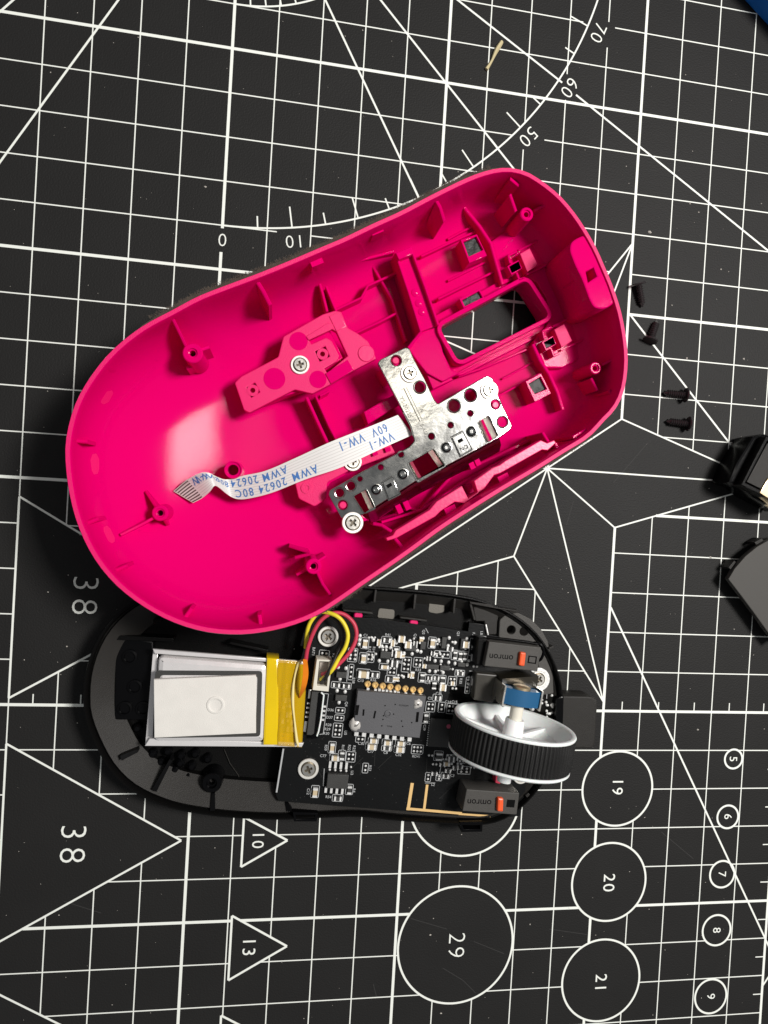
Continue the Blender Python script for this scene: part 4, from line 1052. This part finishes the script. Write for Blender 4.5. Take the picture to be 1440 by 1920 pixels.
# motion sensor
sens = bb('motion_sensor', [(671, 1295), (799, 1306), (787, 1384), (662, 1372)], ZP+.22, ZP+.01, M_SENS, parent=pcb, bevel=.015)
s_ = Soup(); ZQ = ZP+.2225
for q in ([(668, 1322), (674, 1322), (671, 1341), (666, 1341)], [(781, 1335), (786, 1335), (784, 1354), (779, 1354)]): s_.poly(xy(PX(q, ZQ)), ZQ)
for a, b in (((682, 1330), (681, 1342)), ((704, 1333), (701, 1347))): s_.strip(P(*a, ZQ), P(*b, ZQ), .04, ZQ)
for x, y in ((722, 1323), (738, 1339), (719, 1342), (718, 1349), (753, 1352), (755, 1362), (772, 1355), (741, 1321), (716, 1361)): s_.disc(P(x, y, ZQ), .017, ZQ, 8)
s_.text('P3395DM', (P(757, 1323, ZQ).x, P(757, 1323, ZQ).y), .055, PA, ZQ); s_.text('T3H8', (P(730, 1362, ZQ).x, P(730, 1362, ZQ).y), .055, PA, ZQ)
s_.build('moulded_mark', M_DARK, pcb)
c = P(728, 1338, ZQ); lathe('sensor_nozzle', [(.085, ZQ-.02), (.085, ZQ+.015), (.05, ZQ+.02), (.04, ZQ-.01), (0, ZQ-.01)], M_SENS, pcb, (c.x, c.y, 0), 16)
for x, y, rx in ((666, 1360, 1.15), (783, 1320, 1.)):
    c = P(x, y, ZP+.22); vs, fs = lathe_data([(.10*rx, -.12), (.12*rx, -.04), (.09*rx, .02), (.03, .045), (0, .045)], 14, c)
    vs = [v+Vector((rnd.uniform(-.018, .018), rnd.uniform(-.03, .03), 0)) for v in vs]; mesh('glue_blob', vs, fs, M_GLUE, pcb, 60)
RINGM = join([(*lathe_data([(.075, 0), (.075, .03), (.06, .045), (.035, .045), (.03, .02), (0, .02)], 18), M_GOLD)], 'ring_mesh')
for i in range(8):
    x, y = 689+14.15*i, 1282+1.72*i
    o = link('gold_ring', RINGM, pcb, P(x, y, ZP))
    leg(P(x+.5, y+11, ZP+.06), .06, .09, .10)
for x, y in ((711, 1294), (725, 1296), (740, 1297.5)): leg(P(x, y, ZP+.06), .055, .08, .10)
for i in range(8):
    x, y = 668+14.2*i, 1375+1.5*i; leg(P(x, y, ZP+.05), .09, .09, .09)
# microcontroller
mcu = bb('microcontroller', [(808, 1347), (866, 1352), (862, 1403), (803, 1400)], ZP+.09, ZP+.01, M_CHIP, parent=pcb)
c = P(841, 1362, ZP+.09); lathe('pin_one_dot', [(.05, ZP+.08), (.05, ZP+.096), (0, ZP+.096)], mat('rose_paint', (.60, .12, .20), .6), pcb, (c.x, c.y, 0), 16)
sp = Soup()
for i in range(13):
    c = P(806.5-.45*i, 1349+4*i, ZP+.02); sp.box((c.x, c.y), .04, .022, ZP, ZP+.03, PA)
sp.build('pin_row', M_SOLD, pcb)
# gold antenna trace
sp = Soup()
for a, b, w in (((773, 1468), (765, 1519), .075), ((801, 1471), (795, 1519), .06), ((762, 1516), (866, 1525), .06), ((860, 1526), (920, 1530), .045)):
    sp.strip(P(*a, ZP), P(*b, ZP), w, ZP+.0045+.0003*len(sp.f))
sp.build('antenna_trace', mat('bare_gold', (.78, .52, .22), .5, metal=.3), pcb)
# ribbon socket and battery socket
sk = bb('ribbon_socket', [(585, 1296), (607, 1298), (597, 1380), (575, 1378)], ZP+.16, ZP+.01, M_CHIP, parent=pcb)
bb('socket_latch', [(598, 1300), (607, 1300), (597, 1384), (584, 1386), (583, 1380), (590, 1376)], ZP+.20, ZP+.02, M_BLACKG, parent=pcb)
tube('latch_edge', [P(x, y, ZP+.21) for x, y in ((602, 1298), (607, 1303), (605, 1320), (601, 1352), (597, 1372), (594, 1380))], .022, M_WHITE, pcb, 6)
for i in range(4): leg(P(580-1.2*i, 1319+8.5*i, ZP+.05), .10, .035, .05)
for i in range(4): leg(P(608-1.1*i, 1325+8.3*i, ZP+.05), .08, .04, .05)
for q in ([(579, 1292), (584, 1293), (582, 1310), (577, 1310)], [(571, 1352), (577, 1353), (574, 1373), (568, 1372)]): bb('socket_tab', q, ZP+.06, ZP+.01, M_STEEL, parent=pcb)
bso = bb('battery_socket', [(594, 1236), (623, 1238), (616, 1297), (586, 1294)], ZP+.42, ZP+.01, mat('ivory_plastic', (.66, .63, .54), .45), holes=[xy(PX([(599, 1240), (618, 1241), (613, 1287), (594, 1286)], ZP+.42))], parent=pcb)
bb('socket_floor', [(600, 1240), (617, 1241), (612, 1286), (595, 1285)], ZP+.2, ZP+.02, mat('socket_plug', (.40, .36, .32), .5, var=.3), parent=pcb)
# board screws
for x, y, me in ((615, 1193, SCREWB), (578, 1441, SCREWB), (1009, 1273, SCREW), (976, 1453, SCREW)): screw(x, y, ZP+(.07 if x > 1000 else .02), pcb, .7+x*.1, me)
c = P(1008, 1273, ZP); lathe('ground_ring', [(.28, ZP), (.28, ZP+.06), (0, ZP+.06)], M_SOLD, pcb, (c.x, c.y, 0), 28)
for a in (((1036, 1322), 10, 9), ((1030, 1338), 8, 6)): pad(*a[0], a[1], a[2])
# click switches
def click_switch(top, z, btn, hole, label_px, rot, body_extra):
    sw = prism('click_switch', xy(PX(top, z)), z, ZP, M_SWITCH, base, (), .02, 40, .02)
    bq = xy(PX(btn, z)); prism('plunger', bq, z+.10, z-.05, M_RED, sw, (), .035, 40, .03)
    hq = xy(PX(hole, z)); hx = sum(p[0] for p in hq)/4; hy = sum(p[1] for p in hq)/4
    prism('switch_recess', hq, z+.006, z-.02, M_DARK, sw, [[(hx+(p[0]-hx)*.72, hy+(p[1]-hy)*.72) for p in hq]] if body_extra else (), .002)
    s_ = Soup(); c = P(*label_px, z); s_.text('omron', (c.x, c.y), .21, rot, z+.003, .006)
    s_.build('engraved_text', M_DARK, sw)
    bb('switch_shoulder', body_extra or [(868, 1490), (874, 1482), (878, 1524), (868, 1521)], z-.18, ZP, M_BLACK, parent=sw)
    return sw
click_switch([(917, 1203), (1015, 1214), (1008, 1259), (908, 1249)], 1.22, [(973, 1221), (984, 1222.5), (981, 1248), (970, 1246)], [(991, 1229), (1007, 1231), (1005, 1245), (989, 1243)], (940, 1231), PA+math.pi, [(898, 1196), (918, 1200), (909, 1249), (893, 1245)])
click_switch([(875, 1480), (974, 1487), (969, 1528), (867, 1521)], 1.22, [(931, 1493), (942, 1494), (941, 1519), (930, 1518)], [(951, 1499), (966, 1500), (964, 1514), (949, 1513)], (899, 1503), PA+math.pi, None)
tube('switch_wire', [P(x, y, z) for x, y, z in ((912, 1195, .9), (950, 1199, 1.0), (990, 1204, 1.0), (1008, 1208, 1.0))], .035, M_BLACK, base, 8)
tube('switch_wire', smooth_path([P(x, y, z) for x, y, z in ((1000, 1205, .95), (1014, 1209, 1.0), (1019, 1222, 1.0), (1014, 1236, .95), (1003, 1241, .85))]), .035, M_BLACKG, base, 8)
tube('solder_tail', [P(911, 1171, .66), P(914, 1185, .68), P(915, 1190, .68)], .02, M_SOLD, base, 6)

# ------------------------------------------------------------------ scroll wheel and encoder
wheel = mesh('scroll_wheel', *lathe_data([(.20, .78), (wr-.10, .84), (wr-.03, .84), (wr, .81), (wr, .765), (wr-.06, .75), (wr-.06, .06), (wr, .05), (wr+.01, .02), (wr-.01, -.01), (wr-.05, -.02), (wr-.10, .0), (wr-.14, .08), (wr-.30, .30), (.62, .40), (.24, .40), (.215, -.02), (.20, -.06), (.15, -.06)], 72, wc, wax), M_WHITE, base, 40)
nt_ = 84; vs = []; fs = []; qm = wax.to_track_quat('Z', 'Y').to_matrix()
rows = [(wr-.07, .04), (wr-.005, .05), (wr+.012, .10), (wr+.02, .40), (wr+.012, .70), (wr-.005, .75), (wr-.07, .76)]
for r, h in rows:
    for i in range(nt_*4):
        a = 2*math.pi*i/(nt_*4); rr = r-(.026 if (i % 4) in (0, 1) and 0.08 < h < .74 else 0)
        vs.append(wc+qm@Vector((rr*math.cos(a), rr*math.sin(a), h)))
for j in range(len(rows)-1):
    for i in range(nt_*4): k = (i+1) % (nt_*4); fs.append((j*nt_*4+i, j*nt_*4+k, (j+1)*nt_*4+k, (j+1)*nt_*4+i))
mesh('rubber_tyre', vs, fs, M_RUBBER, wheel, 20)
for k in range(6):
    a = math.pi/6+k*math.pi/3; d = qm@Vector((math.cos(a), math.sin(a), 0)); t = qm@Vector((-math.sin(a), math.cos(a), 0))*.045
    A = wc+d*.2+wax*.30; B = wc+d*(wr-.22)+wax*.20; A2 = A+wax*.16; B2 = B+wax*.16
    mesh('spoke', [A+t, A-t, B-t, B+t, A2+t, A2-t, B2-t, B2+t], [(0, 1, 2, 3), (0, 4, 5, 1), (1, 5, 6, 2), (2, 6, 7, 3), (3, 7, 4, 0)], M_WHITE, wheel)
tube('axle', [wc-wax*.62, wc+wax*.3], .145, mat('ivory_axle', (.70, .67, .57), .4), wheel, 24, 40)
tube('axle', [wc+wax*.75, wc+wax*1.36], .155, M_WHITE, wheel, 24, 40)
# blue encoder: an arched cap on a steel frame
ez = ZH+.16; ec = P(977, 1324, ez)
hw = .42; dp = .36; vs = []; fs = []; NA = 14
for k, hh in ((0, -dp), (1, 0)):
    for i in range(NA+1):
        x = lerp(-hw, hw, i/NA); z = ez+.10-.13*(x/hw)**2
        p = ec+wx*x+wax*hh; vs.append((p.x, p.y, z))
    for x in (hw, -hw):
        p = ec+wx*x+wax*hh; vs.append((p.x, p.y, ZP+.35))
n_ = NA+3
fs = [tuple(range(n_)), tuple(range(2*n_-1, n_-1, -1))]+[(i, n_+i, n_+(i+1) % n_, (i+1) % n_) for i in range(n_)]
enc = mesh('wheel_encoder', vs, fs, M_BLUE, base, 40)
for sx in (-1, 1):
    a = ec+wx*(hw+.02)*sx; q = [a-wax*(dp+.04), a+wax*.05]
    mesh('steel_frame', [Vector((p.x+wx.x*d, p.y+wx.y*d, z)) for p in q for d in (-.018, .018) for z in (ZP+.05, ez+.02)], [(0, 1, 3, 2), (4, 6, 7, 5), (0, 4, 5, 1), (2, 3, 7, 6), (1, 5, 7, 3), (0, 2, 6, 4)], M_STEEL, enc)
    f = ec+wx*(hw-.07)*sx+wax*.06; lathe('frame_lug', [(.055, -.06), (.06, .0), (.03, .05), (0, .055)], M_SOLD, enc, (f.x, f.y, ez-.17), 12)
c = ec-wax*(dp+.02); lathe('brass_bearing', [(.20, -.02), (.20, .04), (.12, .07), (0, .07)], M_BRASS, enc, (c.x+wx.x*-.02, c.y, ez-.10), 20, -wax)
mesh('encoder_back', [Vector((p.x, p.y, z)) for z in (ZP, ez-.3) for p in (ec-wx*hw-wax*(dp+.02), ec+wx*hw-wax*(dp+.02), ec+wx*hw-wax*(dp+.3), ec-wx*hw-wax*(dp+.12))], [(3, 2, 1, 0), (4, 5, 6, 7), (0, 1, 5, 4), (1, 2, 6, 5), (2, 3, 7, 6), (3, 0, 4, 7)], mat('smoked_plastic', (.022, .019, .013), .25), enc)
bb('sensor_block', [(893, 1262), (935, 1266), (930, 1300), (925, 1318), (888, 1312)], ZP+.30, ZP, mat('smoked_cover', (.035, .032, .026), .35, var=.3), bevel=.03, r=.03)
bb('sensor_block', [(912, 1266), (970, 1272), (985, 1282), (940, 1290), (905, 1290)], ZP+.22, ZP, M_BLACKG, bevel=.03, r=.03)
bb('red_core', [(930, 1448), (939, 1448), (938, 1470), (929, 1468)], ZP+.25, ZP, M_WRED)

# ------------------------------------------------------------------ battery
bat = thing('battery', 'silver pouch battery with yellow tape and white foam pad in black base', 'battery', (1.0, -14.6, .2))
ZBt = .86
cell = bb('cell', [(296, 1230), (502, 1246), (496, 1393), (287, 1392)], ZBt, .25, M_FOIL, parent=bat, r=.12, bevel=.12)
bb('seam', [(286, 1217), (568, 1240), (568, 1246), (290, 1226)], ZBt-.06, ZBt-.16, M_FOIL, parent=bat, bevel=.02)
bb('seam', [(280, 1385), (570, 1393), (566, 1401), (271, 1399)], ZBt-.10, ZBt-.18, M_FOIL, parent=bat, bevel=.02)
bb('seam', [(287, 1219), (296, 1225), (290, 1392), (272, 1398)], ZBt-.22, ZBt-.26, M_FOIL, parent=bat, bevel=.01)
fr_ = xy(PX([(291, 1257), (492, 1258), (488, 1381), (286, 1384)], ZBt+.004)); frc = (sum(p[0] for p in fr_)/4, sum(p[1] for p in fr_)/4)
prism('label_frame', rounded(fr_, .08), ZBt+.006, ZBt-.01, M_CHIP, bat, [rounded([(frc[0]+(p[0]-frc[0])*.91, frc[1]+(p[1]-frc[1])*.86) for p in fr_], .08)], .002)
pad_ = bb('foam_pad', [(288, 1274), (480, 1266), (480, 1375), (289, 1384)], ZBt+.12, ZBt+.007, M_FOAM, parent=bat, bevel=.02)
c = P(404, 1322, ZBt+.12); lathe('foam_dimple', [(.20, ZBt+.115), (.185, ZBt+.135), (.15, ZBt+.14), (.125, ZBt+.125), (.11, ZBt+.122), (0, ZBt+.122)], M_FOAM, pad_, (c.x, c.y, 0), 28)
bb('amber_tape', [(500, 1233), (523, 1235), (522, 1398), (493, 1398)], ZBt+.012, .3, M_AMBER, parent=bat, bevel=.05)
pm = bb('protection_board', [(522, 1240), (566, 1244), (560, 1396), (521, 1394)], ZBt-.28, ZBt-.4, mat('amber_board', (.17, .115, .006), .4, var=.5), parent=bat)
for i in range(22):
    x = 530+(i % 3)*9+rnd.uniform(-2, 2); y = 1286+(i//3)*13+rnd.uniform(-3, 3); c = P(x, y, ZBt-.27); s_ = Soup(); s_.box((c.x, c.y), rnd.choice((.05, .06, .10)), rnd.choice((.05, .09, .12)), ZBt-.28, ZBt-.21, PA); s_.build('board_part', rnd.choice((M_GOLD, M_TIN, M_CHIP)), bat)
bb('gold_tab', [(525, 1374), (548, 1376), (546, 1393), (524, 1392)], ZBt-.22, ZBt-.28, mat('amber_gold', (.75, .36, .03), .3, metal=.5), parent=bat)
# clear amber film wrinkled over the board
vs = []; fs = []; NX, NY = 12, 22
for j in range(NY+1):
    for i in range(NX+1):
        u, v = i/NX, j/NY; x = lerp(520, lerp(577, 566, v), u); y = lerp(lerp(1236, 1241, u), lerp(1398, 1401, u), v)
        z = ZBt-.02-.12*u*u+.022*math.sin(9*v+4*u)+.018*math.sin(23*u+7*v); vs.append(P(x, y, z))
for j in range(NY):
    for i in range(NX): a = j*(NX+1)+i; fs.append((a, a+1, a+NX+2, a+NX+1))
film = mesh('clear_film', vs, fs, M_AMBERC, bat, 80)
md = film.modifiers.new('thick', 'SOLIDIFY'); md.thickness = .00006
tube('film_edge', smooth_path([P(x, y, ZBt-.02) for x, y in ((576, 1237), (562, 1241), (555, 1258), (550, 1285), (549, 1318), (552, 1350), (556, 1385), (559, 1398))]), lambda t: .022+.012*math.sin(9*t)**2, mat('tape_edge', (.78, .66, .30), .25), bat, 8)
# folded orange tab and leads
tab = smooth_path([P(x, y, z) for x, y, z in ((572, 1236, 1.0), (573, 1262, 1.05), (569, 1288, 1.0), (561, 1308, .8))]); vs = []; fs = []
for i, p in enumerate(tab):
    w = .06*math.sin(math.pi*min(1, .25+i/len(tab)*.7)); vs += [p+Vector((-w, 0, .02)), p+Vector((w, 0, .05)), p+Vector((w, 0, .02)), p+Vector((-w, 0, -.02))]
for i in range(len(tab)-1):
    for k in range(4): q = (k+1) % 4; fs.append((i*4+k, i*4+q, i*4+4+q, i*4+4+k))
mesh('orange_tab', vs, fs, M_WORN, bat, 60)
WRD = .047
tube('red_lead', smooth_path([P(x, y, z) for x, y, z in ((573, 1240, .95), (577, 1215, 1.0), (588, 1185, 1.05), (602, 1163, 1.05), (622, 1150, 1.05), (645, 1152, 1.05), (664, 1170, 1.08), (668, 1195, 1.1), (656, 1222, 1.12), (632, 1248, 1.12), (612, 1262, 1.05), (605, 1264, .9))]), WRD, M_WRED, bat, 8)
tube('yellow_lead', smooth_path([P(x, y, z) for x, y, z in ((573, 1215, .80), (576, 1185, .9), (583, 1165, .95), (600, 1148, 1.0), (625, 1152, 1.12), (642, 1165, 1.15), (652, 1188, 1.17), (648, 1212, 1.17), (634, 1236, 1.16), (622, 1257, 1.15), (608, 1270, 1.0), (602, 1274, .9))]), WRD, M_WYEL, bat, 8)
tube('black_lead', smooth_path([P(x, y, z) for x, y, z in ((566, 1210, .78), (580, 1170, .88), (610, 1150, .92), (636, 1172, .98), (644, 1200, 1.0), (634, 1222, 1.05), (624, 1244, 1.12), (611, 1270, 1.12), (603, 1280, .9))]), WRD, M_WBLK, bat, 8)

# ------------------------------------------------------------------ loose things on the mat
def loose_screw_mesh():
    pr = [(.0, .61), (.025, .59), (.06, .52)]
    h = .50
    while h > .10: pr += [(.095, h), (.062, h-.028)]; h -= .056
    pr += [(.055, .08), (.07, .06), (.17, .05), (.19, .03), (.17, .005), (.09, 0), (.0, .0)]
    return join([(*lathe_data(pr, 18), M_SCREW)], 'loose_screw_mesh')
LS = loose_screw_mesh()
for head, tip, lab in (((1197, 530), (1203, 566), 'small black screw nearest the top, lying beside the shell nose'), ((1219, 640), (1228, 612), 'small black screw lying across the thin diagonal line with its head down'),
                       ((1288, 741), (1247, 737), 'small black screw on the grid line, upper of the two sideways ones'), ((1293, 795), (1250, 790), 'small black screw lowest of four, below its sideways twin')):
    A, B = P(*head, .15), P(*tip, .08); d = (B-A).normalized()
    o = link('loose_screw', LS, None, A); o.rotation_mode = 'QUATERNION'; o.rotation_quaternion = d.to_track_quat('Z', 'Y')
    o.location.z = .150*CM; tag(o, lab, 'screw', 'four black screws taken out of the mouse')
# receiver dongle at the right edge
dg = thing('usb_receiver', 'black plastic receiver with bright metal plug at the right picture edge', 'receiver', (12.9, -8.6, 0))
DQ = [(1389, 909), (1436, 818), (1520, 850), (1470, 950)]
bb('case', [(1366, 905), (1380, 870), (1412, 818), (1434, 813), (1520, 850), (1470, 960), (1415, 932), (1392, 913)], .75, .02, M_BLACKG, parent=dg, bevel=.06)
ol = xy(PX(DQ, 1.0)); cc_ = (sum(p[0] for p in ol)/4, sum(p[1] for p in ol)/4)
prism('case_rim', ol, 1.02, .70, M_BLACK, dg, [[(cc_[0]+(p[0]-cc_[0])*.88, cc_[1]+(p[1]-cc_[1])*.86) for p in ol]], .02)
prism('case_lid', [(cc_[0]+(p[0]-cc_[0])*.83, cc_[1]+(p[1]-cc_[1])*.80) for p in ol], 1.0, .70, M_GREY, dg, (), .02)
bb('metal_plug', [(1425, 924), (1441, 896), (1500, 925), (1480, 960)], 1.05, .5, M_BRASS, parent=dg, bevel=.02)
# side-button cover
cv = thing('plastic_cover', 'flat grey black plastic cover plate with small tabs at right edge', 'cover', (13.4, -11.2, 0))
bb('cover_plate', [(1366, 1086), (1378, 1066), (1398, 1043), (1420, 1025), (1450, 1008), (1520, 1000), (1540, 1150), (1460, 1210), (1440, 1186), (1412, 1147), (1388, 1115)], .45, .28, mat('cover_grey', (.048, .045, .040), .6, bump=.25, bscale=600), parent=cv, bevel=.02)
bb('cover_wall', [(1372, 1090), (1404, 1044), (1452, 1014), (1515, 1008), (1530, 1150), (1460, 1203), (1413, 1142)], .28, .02, M_BLACKG, parent=cv)
for q in ([(1415, 1017), (1429, 1009), (1432, 1014), (1418, 1022)], [(1366, 1064), (1377, 1051), (1380, 1054), (1370, 1068)]): bb('tab', q, .36, .02, M_GREY, parent=cv, bevel=.01)
# blue box corner
bx_ = thing('blue_box', 'blue box whose edge cuts off the top right corner', 'box', (14.6, 3.3, 0))
bq = PX([(1394, -1), (1441, 50)], .02); dd = (bq[1]-bq[0]).normalized(); nn_ = Vector((-dd.y, dd.x, 0)); nn_ = nn_ if nn_.x > 0 else -nn_
lp = [bq[0]-dd*6, bq[1]+dd*5, bq[1]+dd*5+nn_*8, bq[0]-dd*6+nn_*8]
prism('box_body', xy(lp), 1.2, .01, M_BLUEB, bx_, (), .05, 40, .2)
prism('box_lid', [tuple(v) for v in offset_loop([Vector(p) for p in rounded(xy(lp), .2)], .25)], 1.26, 1.15, M_BLUEB, bx_, (), .03)
# wood splinter
A, B = P(941, 78, .05), P(912, 130, .04)
pth = smooth_path([A, A.lerp(B, .35)+Vector((-.01, .0, .01)), A.lerp(B, .7)+Vector((.012, .0, .0)), B]); vs, fs = tube_data(pth, lambda t: .05*(.85+.25*math.sin(7*t))*(1 if t < .8 else 1.2-t*.3), 6)
spl = mesh('wood_splinter', vs, fs, M_WOOD, None, None, origin=A); tag(spl, 'pale splinter of wood lying on the mat near the top', 'splinter')
# knife scratches in the mat
scr = Soup()
for a, b in (((770, 1722), (838, 1742)), ((888, 1765), (945, 1788)), ((830, 1815), (868, 1838)), ((868, 1838), (892, 1862)), ((1030, 1742), (1100, 1752)), ((1150, 905), (1215, 830)), ((1062, 985), (1075, 940)), ((700, 1845), (706, 1870)), ((120, 1690), (190, 1712)), ((1240, 1560), (1300, 1610))):
    scr.strip(P(*a), P(*b), .014, .0012)
scr.build('knife_scratch', mat('scratched_vinyl', (.030, .029, .028), .8), cutting_mat)
# dust and crumbs on the mat
sp = Soup()
def crumb(x, y, r, z=0.):
    vs = [(x+r*rnd.uniform(.5, 1.2)*math.cos(a), y+r*rnd.uniform(.4, 1.)*math.sin(a), z+.003) for a in (0, 1.3, 2.5, 3.7, 5.)]
    sp.add(vs+[(x, y, z+.003+r*.7)], [(0, 1, 5), (1, 2, 5), (2, 3, 5), (3, 4, 5), (4, 0, 5), (4, 3, 2, 1, 0)])
for x, y, r in ((1218, 436, .05), (385, 350, .03), (1288, 672, .035), (1308, 1368, .035), (807, 1753, .03), (863, 1622, .02), (994, 1733, .025), (827, 1900, .03), (1332, 1045, .04), (1260, 572, .02), (1294, 382, .03), (1310, 398, .02), (1333, 1046, .02), (1246, 626, .02), (1002, 162, .015), (1285, 140, .02), (90, 1110, .02), (128, 1078, .02), (125, 1212, .025), (1395, 673, .035), (1352, 505, .025)):
    v = P(x, y); crumb(v.x, v.y, r)
for k in range(420):
    crumb(rnd.uniform(-4.5, 15), rnd.uniform(-23, 1.5), rnd.choice((.006, .008, .008, .011, .011, .017)))
dust = sp.build('dust', M_DUST, None, kind='stuff'); tag(dust, 'pale dust specks and crumbs scattered on the mat', 'dust')
